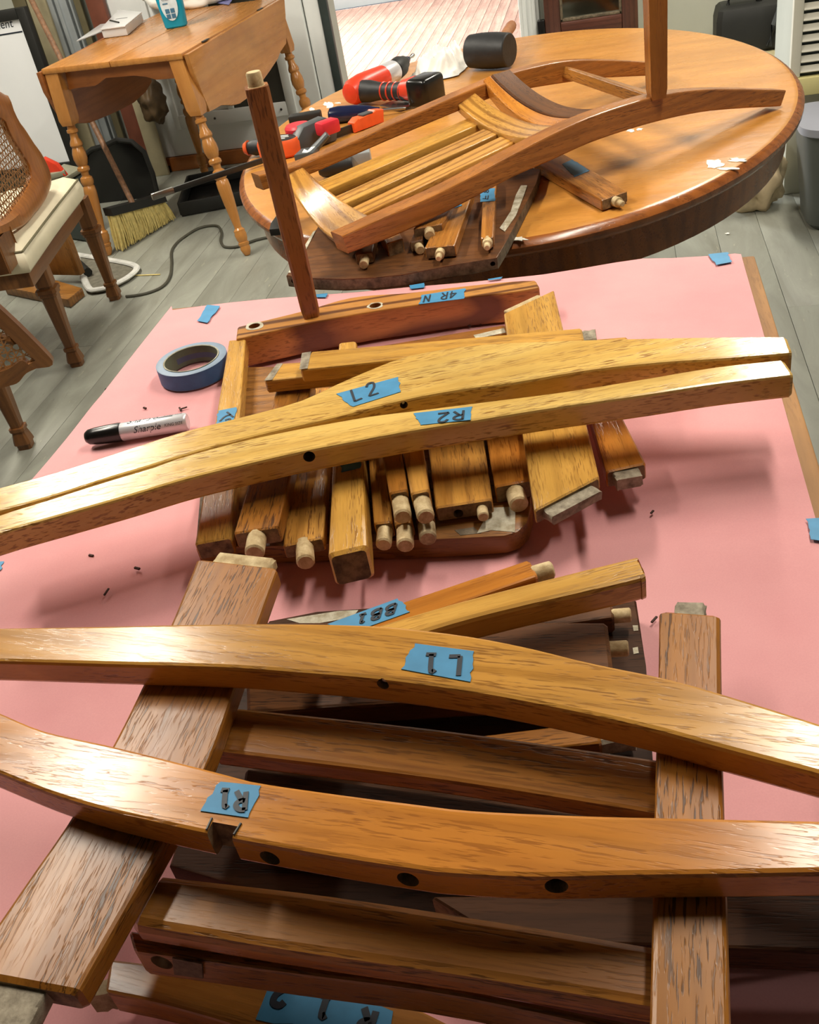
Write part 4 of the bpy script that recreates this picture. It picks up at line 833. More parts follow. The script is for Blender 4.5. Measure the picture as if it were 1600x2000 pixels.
#@@PART3
# ============================================ upside-down chair frame on the oval table
zt = T + 0.001
A0 = at(1527, 209, zt + 0.002); B0 = at(690, 497, zt + 0.052)
npl = vert(A0, B0); nrm = npl.n.normalized(); nrm = nrm if nrm.x < 0 else -nrm      # nrm points to the far post
back_f = thing('dismantled_chair_back', (A0 + B0) / 2, 'oak chair back frame lying on the oval table, curved posts and slats', 'chair frame')
def side_post(top, bot, pl, depth, mat, n=40):
    t_, b_ = [pl.hit(*p) for p in top], [pl.hit(*p) for p in bot]; t_, b_ = [Vector(p) for p in spl([tuple(p) for p in t_], n)], [Vector(p) for p in spl([tuple(p) for p in b_], n)]
    rings = []
    for a, b in zip(t_, b_): rings.append(section(a, a + nrm * depth, (b - a).normalized(), (b - a).length, 0.0028))
    bm = bmesh.new(); loft(bm, rings, True, 1); o = add('back_post', bm, [mat, 'red'], back_f, frame(t_[n // 2], t_[-1] - t_[0], nrm), sharp=15); return t_, b_
nt, nb_ = side_post([(668, 461), (760, 420), (870, 371), (1000, 303), (1075, 264), (1150, 230), (1225, 204), (1300, 184), (1375, 175), (1450, 174), (1536, 176)],
                    [(682, 496), (775, 460), (880, 411), (1000, 348), (1075, 315), (1150, 281), (1225, 255), (1300, 234), (1375, 219), (1450, 212), (1525, 208)], npl, 0.036, 'red')
FARD = 0.0
# the far post: its inner top edge as seen, on a parallel plane
f_in = at(596, 319, B0.z + 0.045); dist = (f_in - nt[0]).dot(nrm) + 0.0
fpl = Pl(nt[0] + nrm * dist, nrm)
ft, fb = side_post([(506, 343), (596, 318), (770, 241), (949, 163), (1000, 143), (1067, 126), (1110, 119), (1150, 117), (1210, 118), (1274, 122), (1300, 124)],
                   [(516, 372), (609, 340), (775, 268), (949, 196), (1000, 181), (1041, 172), (1124, 159), (1170, 153), (1225, 150), (1270, 148), (1297, 147)], fpl, 0.034, 'red')
def on_in(t): return None
def bowed(name, e0, e1, g0, g1, sag, th, mat, n=18, end='end', lab=None, parent=back_f, sag2=None):
    sag2 = sag if sag2 is None else sag2
    """a rail bent between the posts: edge e runs e0->e1, edge g runs g0->g1, sagging by sag in the middle"""
    rings = []
    for i in range(n + 1):
        s_ = i / n; q_ = -4 * s_ * (1 - s_); a, b = e0.lerp(e1, s_) + Vector((0, 0, sag * q_)), g0.lerp(g1, s_) + Vector((0, 0, sag2 * q_))
        tn = ((e1 - e0) + Vector((0, 0, -4 * sag * (1 - 2 * s_)))).normalized(); wv = (b - a).normalized(); d = tn.cross(wv).normalized(); d = -d if d.z > 0 else d
        rings.append(section(a, b, d, th, 0.003))
    bm = bmesh.new(); loft(bm, rings, True, 1); return add(name, bm, [mat, end], parent, frame((e0 + e1) / 2, e1 - e0), label=lab, sharp=15)
inpl = Pl(nt[0] + nrm * 0.036, nrm)             # inner face of the near post
outpl = fpl                                     # inner face of the far post
def ipt(u, v): return inpl.hit(u, v)
def fpt(u, v): return outpl.hit(u, v)
# wide crest rail at the left end
crest = bowed('crest_rail', fpt(557, 340) + nrm * 0.01, ipt(667, 468), fpt(594, 324) + nrm * 0.01, ipt(729, 424), 0.032, 0.018, 'crest', sag2=0.012)
# mid rail and three slats
mid = bowed('mid_rail', fpt(896, 203) + nrm * 0.01, ipt(1046, 268), fpt(930, 178) + nrm * 0.01, ipt(1098, 243), 0.02, 0.02, 'crest')
def slat(a, b, c, d, zc=0.0, th=0.012):
    z0, z1 = B0.z + 0.012, B0.z + 0.016
    P_ = [at(*a, z0), at(*b, z1), at(*c, z0), at(*d, z1)]; return P_
for k, (u0, u1, l0, l1) in enumerate([((618, 356), (925, 226), (636, 372), (942, 240)), ((650, 386), (945, 251), (670, 399), (976, 260)), ((684, 407), (978, 266), (708, 419), (1010, 275))]):
    strip('slat', [u0, u1], [l0, l1], tilt(((u0[0] + l0[0]) / 2, (u0[1] + l0[1]) / 2), B0.z + 0.010, ((u1[0] + l1[0]) / 2, (u1[1] + l1[1]) / 2), B0.z + 0.030), 0.018, 'crest' if k != 0 else 'gold', None, parent=back_f)
# orange seat rail with the bare dark board beside it, and the stretcher further along
bowed('seat_rail', fpt(950, 157) + nrm * 0.01, ipt(1098, 245), fpt(964, 148) + nrm * 0.01, ipt(1140, 226), 0.03, 0.026, 'amber')
bowed('seat_rail', fpt(966, 147) + nrm * 0.01, ipt(1142, 226), fpt(1004, 137) + nrm * 0.01, ipt(1184, 208), 0.028, 0.022, 'dark', lab='bare dark seat rail with old glue')
P_ = [fpt(1104, 129) + nrm * 0.008, ipt(1270, 186), fpt(1118, 131) + nrm * 0.008, ipt(1292, 184)]
bowed('stretcher', P_[0], P_[1], P_[2], P_[3], 0.0, 0.022, 'slat')
ups = npl.hit(1286, 187) + nrm * 0.004
bm = bmesh.new(); rings = []; dx = Vector((nt[-1].x - nt[0].x, nt[-1].y - nt[0].y, 0)).normalized(); q = Vector((-dx.y, dx.x, 0)); q = q if q.dot(nrm) > 0 else -q
rot = (dx - q * 0.5).normalized(); ro2 = Vector((-rot.y, rot.x, 0))
for z, w_ in ((-0.004, 0.0125), (0.012, 0.0145), (0.42, 0.0185)): rings.append([Vector((ups.x, ups.y, ups.z + z)) + rot * a * w_ + ro2 * b * w_ for a, b in ((-1, -1), (1, -1), (1, 1), (-1, 1))])
loft(bm, rings); add('upright_leg', bm, 'red', back_f, frame(ups, (0, 0, 1), rot))
# ---- trapezoid seat board and loose sticks under the frame
def D(**k): return k
sbz = T + 0.021
sb_out = [(559, 538), (600, 543), (670, 545), (730, 542), (787, 536), (865, 521), (925, 511), (971, 503), (990, 470), (1047, 358), (1056, 330), (840, 300), (690, 360), (630, 430)]
sbm = bmesh.new(); prism(sbm, [at(u, v, sbz) for u, v in sb_out], (0, 0, -0.0195), 0.0015, 0, 1)
sb = add('seat_board', sbm, ['dark', 'grey_wood'], None, frame(at(760, 450, sbz), at(970, 503, sbz) - at(560, 538, sbz)), 'dark trapezoid chair seat board overhanging the oval table edge', 'chair part')
bm = bmesh.new(); prism(bm, [at(u, v, sbz + 0.0012) for u, v in [(563, 532), (574, 533), (617, 450), (612, 452)]], (0, 0, -0.0011)); prism(bm, [at(u, v, sbz + 0.0012) for u, v in [(976, 445), (986, 452), (1008, 420), (1022, 385), (1030, 362), (1018, 362), (1008, 380), (998, 412), (985, 432)]], (0, 0, -0.0011))
add('glue_residue', bm, 'glue', sb, kind='stuff')
bore(sb, [(at(963, 516, sbz - 0.009), (-0.25, 1, 0), 0.004, 0.02), (at(571, 551, sbz - 0.009), (0.2, 1, 0), 0.004, 0.02)])
z2 = sbz + 0.021
s = strip('stretcher', [(712, 440), (693, 497)], [(740, 430), (728, 492)], z2 - 0.002, 0.018, 'dark', 'short dark stick ending in a peg beneath the left end of the chair frame', n=2); dowel(s, 1, 0.5, 0.55, 0.0075, 0.024)
s = strip('spindle_block', [(722, 422), (755, 476)], [(756, 404), (787, 466)], z2 + 0.001, 0.026, 'slat', 'square-ended orange stick without peg, under the chair frame', n=2)
s = strip('stretcher', [(838, 400), (807, 447)], [(895, 378), (864, 437)], z2 + 0.011, 0.018, 'slat', 'pegged stick lying uppermost, just below the chair frame post', n=2); dowel(s, 1, 0.52, 0.5, 0.0085, 0.018)
s = strip('stretcher', [(815, 440), (800, 474)], [(836, 430), (826, 468)], z2 - 0.003, 0.017, 'dark', 'dark pegged stick almost hidden below another, under the chair frame', n=2); dowel(s, 1, 0.6, 0.6, 0.0075, 0.016)
s = strip('stretcher', [(872, 396), (829, 484)], [(925, 372), (889, 478)], z2, 0.019, 'slat', 'taped orange stick with stepped peg at the middle of the seat board', n=2); dowel(s, 1, 0.5, 0.5, 0.0075, 0.026, tip=True)
tape(s, [(866, 404), (892, 393), (903, 402), (868, 414)], [[(876, 400), (880, 408)], [(886, 398), (890, 403), (884, 406)]], 0.002)
s = strip('stretcher', [(944, 350), (939, 465)], [(970, 346), (964, 462)], z2, 0.017, 'slat', 'narrow stick with tape and stepped peg at right of the seat board', n=2); dowel(s, 1, 0.5, 0.45, 0.008, 0.024, tip=True)
tape(s, [(938, 371), (967, 368), (967, 393), (938, 395)], glyphs('F8', (943, 390), (1, -9), (10, 1), 0.3), 0.0017)
s = strip('stretcher', [(1080, 288), (1226, 373)], [(1042, 316), (1175, 391)], hz(T + 0.021), 0.019, 'slat', 'taped stick with one peg lying alone on the glossy oval tabletop', n=2); dowel(s, 1, 0.5, 0.5, 0.0085, 0.022, tip=True)
tape(s, [(1098, 321), (1118, 312), (1152, 334), (1122, 346)])

# ============================================ middle pile on the pink paper
# (rail with upright leg)
rz = T + 0.051
ra_ = strip('arm_rail', [(464, 638), (595, 606), (690, 580), (800, 571), (900, 559), (1000, 549), (1046, 547)], [(461, 662), (612, 629), (725, 608), (819, 594), (909, 580), (1000, 570), (1054, 561)], tilt((462, 650), rz, (1048, 553), rz - 0.004), 0.044, 'redfig', 'red-brown figured rail at the back of the pink table, upright leg in it', end='red')
bore(ra_.o, [(ra_.pl.hit(497, 637), (0, 0, -1), 0.008, 0.02), (ra_.pl.hit(733, 597), (0, 0, -1), 0.008, 0.02)])
def patch(s, pts, mat, name='stain', lift=0.0004, parent=None):
    nn = s.nn; P_ = [s.pl.hit(*p) + nn * lift for p in pts]; bm = bmesh.new(); prism(bm, P_, -nn * (lift - 0.0001)); return add(name, bm, mat, parent or s.o, frame(P_[0], P_[1] - P_[0], nn))
def ringpatch(s, u, v, r0, r1, mat, name='glue_ring'):
    c = s.pl.hit(u, v); nn = s.nn; e1 = s.ax0; e2 = nn.cross(e1); bm = bmesh.new(); n = 20
    a = [bm.verts.new(c + (e1 * math.cos(2 * math.pi * k / n) + e2 * math.sin(2 * math.pi * k / n)) * r0 + nn * 0.0005) for k in range(n)]
    b = [bm.verts.new(c + (e1 * math.cos(2 * math.pi * k / n) + e2 * math.sin(2 * math.pi * k / n)) * (r1 * random.uniform(0.85, 1.1)) + nn * 0.0003) for k in range(n)]
    for k in range(n): bm.faces.new((a[k], a[(k + 1) % n], b[(k + 1) % n], b[k]))
    return add(name, bm, mat, s.o, frame(c))
ringpatch(ra_, 497, 637, 0.0082, 0.014, 'glue'); ringpatch(ra_, 733, 597, 0.0082, 0.0115, 'glue')
tape(ra_, [(824, 577), (909, 564), (906, 584), (818, 595)], glyphs('4R N', (893, 569), (-13, 2), (-3, 13), 0.3), 0.0022)
pb_ = ra_.pl.hit(608, 616); px_ = ra_.ax0; py_ = Vector((-px_.y, px_.x, 0)).normalized(); px_ = Vector((px_.x, px_.y, 0)).normalized()
def zfor(P, v):
    z = P.z
    for _ in range(60):
        q = Vector((P.x, P.y, z)) - CAM; vv = 1000 + F_PX * q.dot(AY) / q.dot(AF); z += (vv - v) * 0.0009
    return z
zs_, zt_ = zfor(pb_, 168), zfor(pb_, 140)
def octo(z, w_, k=0.25): return [Vector((pb_.x, pb_.y, z)) + px_ * a * w_ + py_ * b * w_ for a, b in ((-1, -1 + k), (-1 + k, -1), (1 - k, -1), (1, -1 + k), (1, 1 - k), (1 - k, 1), (-1 + k, 1), (-1, 1 - k))]
bm = bmesh.new(); loft(bm, [octo(pb_.z - 0.003, 0.0105), octo(pb_.z + 0.012, 0.0125), octo(pb_.z + 0.12, 0.014), octo(zs_ - 0.004, 0.0145), octo(zs_, 0.0142)])
pst = add('upright_leg', bm, 'post', ra_.o, frame(pb_, (0, 0, 1), px_))
bm = lathe(bmesh.new(), (pb_.x, pb_.y, zs_ - 0.003), (pb_.x, pb_.y, zt_), [(0, 0.0135), (0.12, 0.0125), (0.18, 0.0098), (0.9, 0.0094), (1, 0.0085)], 16); add('tenon', bm, 'dowel', pst, frame(pb_, (0, 0, 1)))

# seat board at the bottom of the pile
mz = T + 0.0255
so_ = [(383, 1070), (560, 1066), (735, 1058), (900, 1051), (985, 1046), (1012, 1038), (1030, 1020), (1038, 990), (1037, 955), (1010, 800), (985, 690), (800, 706), (640, 715), (465, 716), (392, 960)]
m0 = add('seat_board', prism(bmesh.new(), [at(u, v, mz) for u, v in so_], (0, 0, -0.022), 0.002, 0, 0), ['brown', 'grey_wood'], None, frame(at(700, 900, mz), at(985, 1046, mz) - at(560, 1066, mz)), 'rounded-corner oak seat board under the middle pile of sticks', 'chair part')
pm = hz(mz)
class _s: pass
ms = _s(); ms.o = m0; ms.pl = pm; ms.nn = Vector((0, 0, 1))
patch(ms, [(962, 992), (1007, 990), (1006, 1040), (960, 1036), (932, 1042), (944, 1020)], 'glue', 'bare_patch'); patch(ms, [(888, 1036), (925, 1030), (940, 1042), (900, 1046)], 'grey_wood', 'dark_stain')
patch(ms, [(383, 1068), (392, 962), (404, 962), (398, 1068)], 'grey_wood', 'grey_edge')
G = 'loose sticks in the middle pile'
def st(name, up, lo, z, th, mat, label, **k): return strip(name, up, lo, z, th, mat, label, n=k.pop('n', 2), **k)
b_ = st('arm_stick', [(447, 664), (380, 1063)], [(480, 662), (451, 1050)], mz + 0.022, 0.0205, 'gold', 'long square stick at the left edge of the middle pile, taped')
b_b = b_
tape(b_, [(427, 803), (462, 796), (458, 826), (422, 830)], [[(430, 824), (440, 814), (452, 811)], [(444, 806), (456, 816)], [(440, 822), (452, 818), (446, 826)]], 0.0024)
c_ = st('chair_rail', [(545, 742), (456, 1042)], [(612, 738), (544, 1029)], mz + 0.040, 0.019, 'tan', 'broad stick with coarse slanting grain and one peg, second from left'); dowel(c_, 1, 0.47, 0.5, 0.0095, 0.024)
bore(c_.o, [((c_.L[0].lerp(c_.L[-1], 0.62)) + Vector((0, 0, -0.010)), Vector((c_.ax0.y, -c_.ax0.x, 0)) * (1 if Vector((c_.ax0.y, -c_.ax0.x, 0)).dot(c_.U[0] - c_.L[0]) > 0 else -1), 0.0035, 0.012)])
d_ = st('chair_rail', [(592, 760), (552, 1067)], [(650, 755), (631, 1050)], mz + 0.019, 0.0165, 'block', 'low pegged stick between the broad grained one and the taped leg'); dowel(d_, 1, 0.5, 0.45, 0.009, 0.024)
e_ = st('leg_post', [(661, 668), (640, 1086)], [(696, 664), (718, 1068)], mz + 0.041, 0.038, 'gold', 'thick square chair leg with dirty end, tape by the crossing post', r=0.004, end='end')
tape(e_, [(667, 893), (705, 891), (704, 914), (667, 923)])
f_ = st('stretcher', [(716, 850), (730, 1023)], [(750, 846), (767, 1019)], mz + 0.021, 0.019, 'block', 'thin pegged stick just right of the thick chair leg'); dowel(f_, 1, 0.5, 0.55, 0.0078, 0.022)
g_ = st('stretcher', [(736, 830), (760, 964)], [(776, 826), (797, 957)], mz + 0.044, 0.0205, 'tan', 'upper thin pegged stick, left one of the touching pair'); dowel(g_, 1, 0.5, 0.6, 0.0085, 0.026)
h_ = st('stretcher', [(777, 826), (802, 965)], [(818, 822), (839, 957)], mz + 0.044, 0.0205, 'block', 'upper thin pegged stick, right one of the pair, arched grain mark'); dowel(h_, 1, 0.5, 0.6, 0.0085, 0.026)
i_ = st('stretcher', [(756, 900), (770, 1023)], [(792, 896), (806, 1018)], mz + 0.021, 0.019, 'block', 'lower thin pegged stick beneath the left of the touching pair'); dowel(i_, 1, 0.5, 0.55, 0.0085, 0.024)
j_ = st('stretcher', [(796, 900), (812, 1014)], [(832, 896), (848, 1008)], mz + 0.021, 0.019, 'dark', 'lower dark stick with a cracked brown peg beneath the right of the pair'); dowel(j_, 1, 0.5, 0.5, 0.0085, 0.022, mat='tenon')
k_ = st('chair_rail', [(828, 800), (850, 992)], [(935, 790), (962, 975)], mz + 0.022, 0.0175, 'block', 'wide flaky-finished rail with a small peg and a broken hole'); dowel(k_, 1, 0.8, 0.55, 0.0055, 0.014)
p0_, ax_ = endpt(k_, 1, 0.38, 0.62); bore(k_.o, [(p0_, -ax_, 0.005, 0.02)])
l_ = st('chair_rail', [(940, 795), (966, 951)], [(1018, 786), (1045, 936)], mz + 0.0215, 0.021, 'amber', 'orange rail with a stout peg overhanging the bare patch'); dowel(l_, 1, 0.48, 0.55, 0.0095, 0.022)
m_ = st('seat_side_rail', [(984, 612), (1044, 998)], [(1082, 566), (1171, 932)], mz + 0.038, 0.016, 'gold', 'wide seat side rail with slanted tenoned ends, upper tenon pale', n=8)
tenon(m_, 1, 0.12, 0.88, 0.25, 0.85, 0.014, 'grey_tenon'); tenon(m_, 0, 0.12, 0.8, 0.2, 0.8, 0.012, 'dowel')
n_ = st('seat_side_rail', [(1120, 700), (1184, 922)], [(1158, 700), (1262, 905)], mz + 0.018, 0.0195, 'amber', 'triangular-looking tenoned rail at the right of the middle pile'); tenon(n_, 1, 0.15, 0.8, 0.15, 0.8, 0.014, 'grey_tenon')
# the cross pieces
s_ = st('thin_slat', [(640, 692), (985, 634)], [(650, 706), (1000, 650)], mz + 0.038 - 0.018, 0.012, 'tan', 'thin slat with a bleached patch behind the tenoned cross rails'); patch(s_, [(925, 655), (985, 641), (988, 650), (930, 662)], 'glue', 'bleached_patch')
q_ = st('cross_rail', [(541, 710), (1226, 657)], [(516, 744), (1222, 672)], mz + 0.060, 0.017, 'gold', 'lower cross rail with grey tenon showing left of the upper one'); 
p_ = st('cross_rail', [(608, 686), (1136, 640)], [(586, 722), (1141, 664)], mz + 0.078, 0.017, 'gold', 'upper cross rail with grey tenons at both ends, behind the long posts', n=3)
patch(q_, [(541, 711), (553, 710), (532, 742), (516, 744)], 'grey_tenon', 'grey_end'); patch(p_, [(590, 690), (608, 687), (601, 720), (585, 722)], 'grey_tenon', 'grey_end'); tenon(p_, 1, 0.12, 0.95, 0.1, 0.9, 0.014, 'grey_tenon')
# two long pale posts
LZ = mz + 0.084
L2 = strip('chair_back_post', [(-60, 968), (0, 951), (120, 918), (240, 879), (360, 841), (472, 813), (585, 782), (660, 748), (730, 718), (800, 693), (900, 676), (1000, 668), (1200, 661), (1400, 657), (1536, 656)],
           [(-60, 1012), (0, 997), (100, 970), (200, 938), (300, 908), (380, 883), (472, 858), (560, 836), (640, 818), (720, 798), (800, 778), (900, 760), (1000, 747), (1150, 722), (1300, 706), (1400, 700), (1548, 688)], LZ, 0.026, 'honey', 'long pale oak back post marked L2, further of the two', n=40, r=0.003)
tape(L2, [(657, 770), (778, 737), (783, 766), (690, 795)], glyphs('L2', (692, 786), (20, -7), (-8, -22), 0.45), 0.0026)
R2 = strip('chair_back_post', [(-60, 1028), (0, 1004), (100, 973), (200, 941), (300, 911), (360, 890), (472, 860), (585, 836), (720, 812), (808, 801), (950, 783), (1100, 764), (1250, 740), (1400, 715), (1530, 701)],
           [(-60, 1062), (0, 1040), (120, 1006), (240, 972), (360, 936), (472, 908), (585, 882), (652, 869), (720, 856), (790, 843), (925, 821), (1060, 799), (1250, 772), (1400, 749), (1551, 731)], LZ, 0.026, 'honey', 'long pale oak back post marked R2, nearer of the two', n=40, r=0.003)
tape(R2, [(808, 808), (923, 795), (920, 821), (822, 831)], glyphs('R2', (908, 803), (-23, 3), (-2, 17)), 0.0026)
def facehole(s, u, v, r, dep=0.02, up=False):
    """hole in the front face of a stick, at the pixel (u, v)"""
    best = None
    for a, b in zip(s.L, s.L[1:]):
        pl = Pl(a, (b - a).cross(s.dn)); p = pl.hit(u, v); t = (p - a).dot(b - a) / (b - a).length_squared
        if -0.02 <= t <= 1.02: best = (p, (b - a).cross(s.dn).normalized())
    p, d = best; d = d if d.dot(s.U[0] - s.L[0]) > 0 else -d; bore(s.o, [(p, d, r, dep)]); return p, d
p, d = facehole(R2, 604, 892, 0.0060)
p, d = facehole(L2, 789, 791, 0.0042); add('screw', lathe(bmesh.new(), p + d * 0.012, p + d * 0.005, [(0, 0.003), (0.8, 0.003), (1, 0.0015)], 12), 'metal', L2.o, frame(p, d))

# tape roll and marker
def xyring(c, r, z, n=64): return [Vector((c.x + r * math.cos(2 * math.pi * k / n), c.y + r * math.sin(2 * math.pi * k / n), z)) for k in range(n)]
zr = T + 0.0035; rb = (at(305, 712, zr + 0.024) + at(442, 688, zr + 0.024)) / 2; rr_ = (at(305, 712, zr + 0.024) - at(442, 688, zr + 0.024)).length / 2
rt = thing('tape_roll', (rb.x, rb.y, zr), 'roll of blue painter\'s tape lying on the pink paper at left', 'tape')
bm = bmesh.new(); R_ = loft(bm, [xyring(rb, rr_ * 0.79, zr + 0.0008), xyring(rb, rr_ - 0.0006, zr), xyring(rb, rr_, zr + 0.0006), xyring(rb, rr_, zr + 0.0236), xyring(rb, rr_ - 0.0006, zr + 0.024), xyring(rb, rr_ * 0.79, zr + 0.0238)], False)
n = 64
for k in range(n): bm.faces.new((R_[0][k], R_[-1][k], R_[-1][(k + 1) % n], R_[0][(k + 1) % n]))
for f in bm.faces:
    c = f.calc_center_median(); f.material_index = 1 if abs((c - rb).to_2d().length - rr_) < 0.0012 and f.normal.z < 0.5 and zr + 0.0005 < c.z < zr + 0.0237 else 0
to = add('tape_windings', bm, ['roll', 'rollout'], rt, frame(rb))
bm = bmesh.new(); R_ = loft(bm, [xyring(rb, rr_ * 0.745, zr), xyring(rb, rr_ * 0.788, zr), xyring(rb, rr_ * 0.788, zr + 0.0245), xyring(rb, rr_ * 0.745, zr + 0.0245)], False)
for k in range(n): bm.faces.new((R_[0][k], R_[-1][k], R_[-1][(k + 1) % n], R_[0][(k + 1) % n]))
co = add('card_core', bm, 'rollcore', rt, frame(rb))
bm = bmesh.new(); loft(bm, [xyring(rb, rr_ * 0.746, zr + 0.0242), xyring(rb, rr_ * 0.775, zr + 0.0252), xyring(rb, rr_ * 0.79, zr + 0.0247)], False); add('core_lip', bm, 'glue', co, frame(rb))
bm = bmesh.new(); ri = rr_ * 0.744
for lo_, hi_, z0, z1 in ((20, 150, 0.006, 0.014),):
    A_ = [Vector((rb.x + ri * math.cos(math.radians(t)), rb.y + ri * math.sin(math.radians(t)), 0)) for t in range(lo_, hi_ + 1, 5)]
    for p, q in zip(A_, A_[1:]): bm.faces.new([bm.verts.new(p + Vector((0, 0, zr + z0))), bm.verts.new(q + Vector((0, 0, zr + z0))), bm.verts.new(q + Vector((0, 0, zr + z1))), bm.verts.new(p + Vector((0, 0, zr + z1)))])
add('printed_band', bm, flat('core_print_blue', (78, 90, 118), 0.6), co, frame(rb))
mk0, mk1 = at(166, 855, T + 0.0158), at(367, 823, T + 0.0158); md_ = (mk1 - mk0); ml = md_.length; md_.normalize(); MR = 0.0116
mkr = thing('marker_pen', (mk0 + mk1) / 2 - Vector((0, 0, 0.0158)), 'silver marker pen with glossy black cap on the pink paper', 'marker')
add('cap', lathe(bmesh.new(), mk0, mk0 + md_ * ml * 0.36, [(0, 0.003), (0.03, 0.0068), (0.12, 0.0098), (0.3, 0.0110), (0.62, 0.0120), (0.95, 0.0123), (1, 0.0120)], 28), 'black', mkr, frame(mk0, md_))
bl_ = add('barrel', lathe(bmesh.new(), mk0 + md_ * ml * 0.355, mk1, [(0, 0.0108), (0.02, MR), (0.96, MR), (0.985, MR - 0.0008), (1, MR - 0.002)], 32), 'alu', mkr, frame(mk1, md_))
bm = bmesh.new(); s1_ = md_.cross(Vector((0, 0, 1))).normalized(); 
for k in range(7):
    t = math.radians(30 + 20 * k); o = s1_ * math.cos(t) + Vector((0, 0, 1)) * math.sin(t); tube(bm, [mk0 + md_ * ml * 0.16 + o * 0.0103, mk0 + md_ * ml * 0.34 + o * 0.0119], 0.0007, 5)
add('cap_ribs', bm, 'black', mkr, frame(mk0, md_), kind='stuff')
def wrapfn(base_ang):
    def fn(v): return Vector((v.x, (MR + 0.00025) * math.sin(base_ang + v.y / MR), (MR + 0.00025) * math.cos(base_ang + v.y / MR)))
    return fn
view_up = Vector((0, 0, 1)); mfr = frame(mk0 + md_ * ml * 0.36, md_, view_up)
for ang, dx, body, size, sh_ in ((math.radians(8), 0.030, 'Sharpie', 0.0135, 0.35), (math.radians(14), 0.070, 'KING SIZE', 0.0054, 0.15), (math.radians(-64), 0.036, 'Sharpie', 0.0120, 0.35), (math.radians(-64), 0.071, 'KING SIZE', 0.0052, 0.15)):
    g = wrapfn(ang); text('lettering', body, size, mfr, 'ink', bl_, fn=lambda v, g=g, dx=dx: g(v) + Vector((dx, 0, 0)), shear=sh_)
g = wrapfn(math.radians(-2)); bm = bmesh.new(); ribbon(bm, [mfr @ (g(Vector((x_, 0, 0)))) for x_ in (0.05, 0.07)], 0.0008, (mfr @ g(Vector((0.06, 0, 0))) - (mk0 + md_ * (ml * 0.36 + 0.06))).normalized(), 0.0002); add('printed_rule', bm, 'ink', bl_, frame(mk1, md_))

# ============================================ foreground pile
fz = T + 0.026
fo_ = [(525, 1212), (620, 1195), (760, 1186), (900, 1179), (1050, 1174), (1243, 1172), (1262, 1300), (1275, 1480), (1280, 1660), (1276, 1800), (700, 1800), (330, 1690), (430, 1400)]
f0_ = add('seat_board', prism(bmesh.new(), [at(u, v, fz) for u, v in fo_], (0, 0, -0.024), 0.002, 0, 0), ['shade', 'grey_wood'], None, frame(at(850, 1400, fz), at(1243, 1172, fz) - at(620, 1195, fz)), 'oak seat board at the bottom of the foreground pile, gap shade painted into its colour', 'chair part')
fs = _s(); fs.o = f0_; fs.pl = hz(fz); fs.nn = Vector((0, 0, 1))
patch(fs, [(560, 1210), (660, 1194), (700, 1192), (690, 1206), (600, 1222)], 'glue', 'bare_patch'); patch(fs, [(1236, 1222), (1246, 1222), (1247, 1232), (1238, 1233)], 'glue', 'bare_patch'); patch(fs, [(1236, 1266), (1246, 1264), (1248, 1276), (1238, 1278)], 'glue', 'bare_patch')
# right-hand rail low on the paper, its deep shade painted in
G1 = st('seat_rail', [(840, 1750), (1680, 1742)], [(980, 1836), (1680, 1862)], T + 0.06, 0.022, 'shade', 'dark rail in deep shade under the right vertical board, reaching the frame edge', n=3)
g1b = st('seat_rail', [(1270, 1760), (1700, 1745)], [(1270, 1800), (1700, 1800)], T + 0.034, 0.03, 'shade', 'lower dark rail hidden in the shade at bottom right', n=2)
s2 = st('chair_rail', [(478, 1214), (1186, 1214)], [(482, 1392), (1202, 1345)], fz + 0.042, 0.021, 'dark', 'wide brown rail with pegs at right, beneath post L1', n=3, r=0.003)
dowel(s2, 1, 0.28, 0.5, 0.0062, 0.014); dowel(s2, 1, 0.80, 0.5, 0.0055, 0.012)
s2b = st('chair_rail', [(1000, 1205), (1196, 1180)], [(1000, 1232), (1200, 1205)], fz + 0.020, 0.018, 'dark', 'short dark stick with a pale peg under the round-ended leg', n=2); dowel(s2b, 1, 0.5, 0.35, 0.006, 0.014)
s3 = st('stretcher', [(560, 1252), (1033, 1092)], [(590, 1284), (1051, 1125)], fz + 0.060, 0.019, 'amber', 'orange pegged stick with taped mark BB1', n=3); dowel(s3, 1, 0.5, 0.4, 0.0075, 0.016)
tape(s3, [(640, 1220), (777, 1170), (801, 1196), (700, 1232)], glyphs('BB1', (776, 1180), (-20, 6.5), (-6, 19), 0.4), 0.0026)
s4 = strip('leg_post', [(600, 1262), (900, 1172), (1225, 1090), (1248, 1086)], [(640, 1296), (920, 1208), (1240, 1132), (1264, 1118)], tilt((620, 1280), fz + 0.082, (1256, 1102), fz + 0.082), 0.0235, 'gold', 'round-ended square leg lying diagonally behind post L1', n=30, r=0.004, endr=0.008)
s0 = st('stretcher', [(850, 1448), (1165, 1408)], [(980, 1470), (1176, 1452)], fz + 0.022, 0.018, 'tan', 'low stick with a dirty tenon seen between L1 and the slats', n=2); tenon(s0, 1, 0.15, 0.9, 0.1, 0.9, 0.024, 'grey_tenon')
s0b = st('stretcher', [(600, 1392), (860, 1362)], [(640, 1408), (880, 1384)], fz + 0.020, 0.016, 'shade', 'dim stick in the shadow below post L1', n=2)
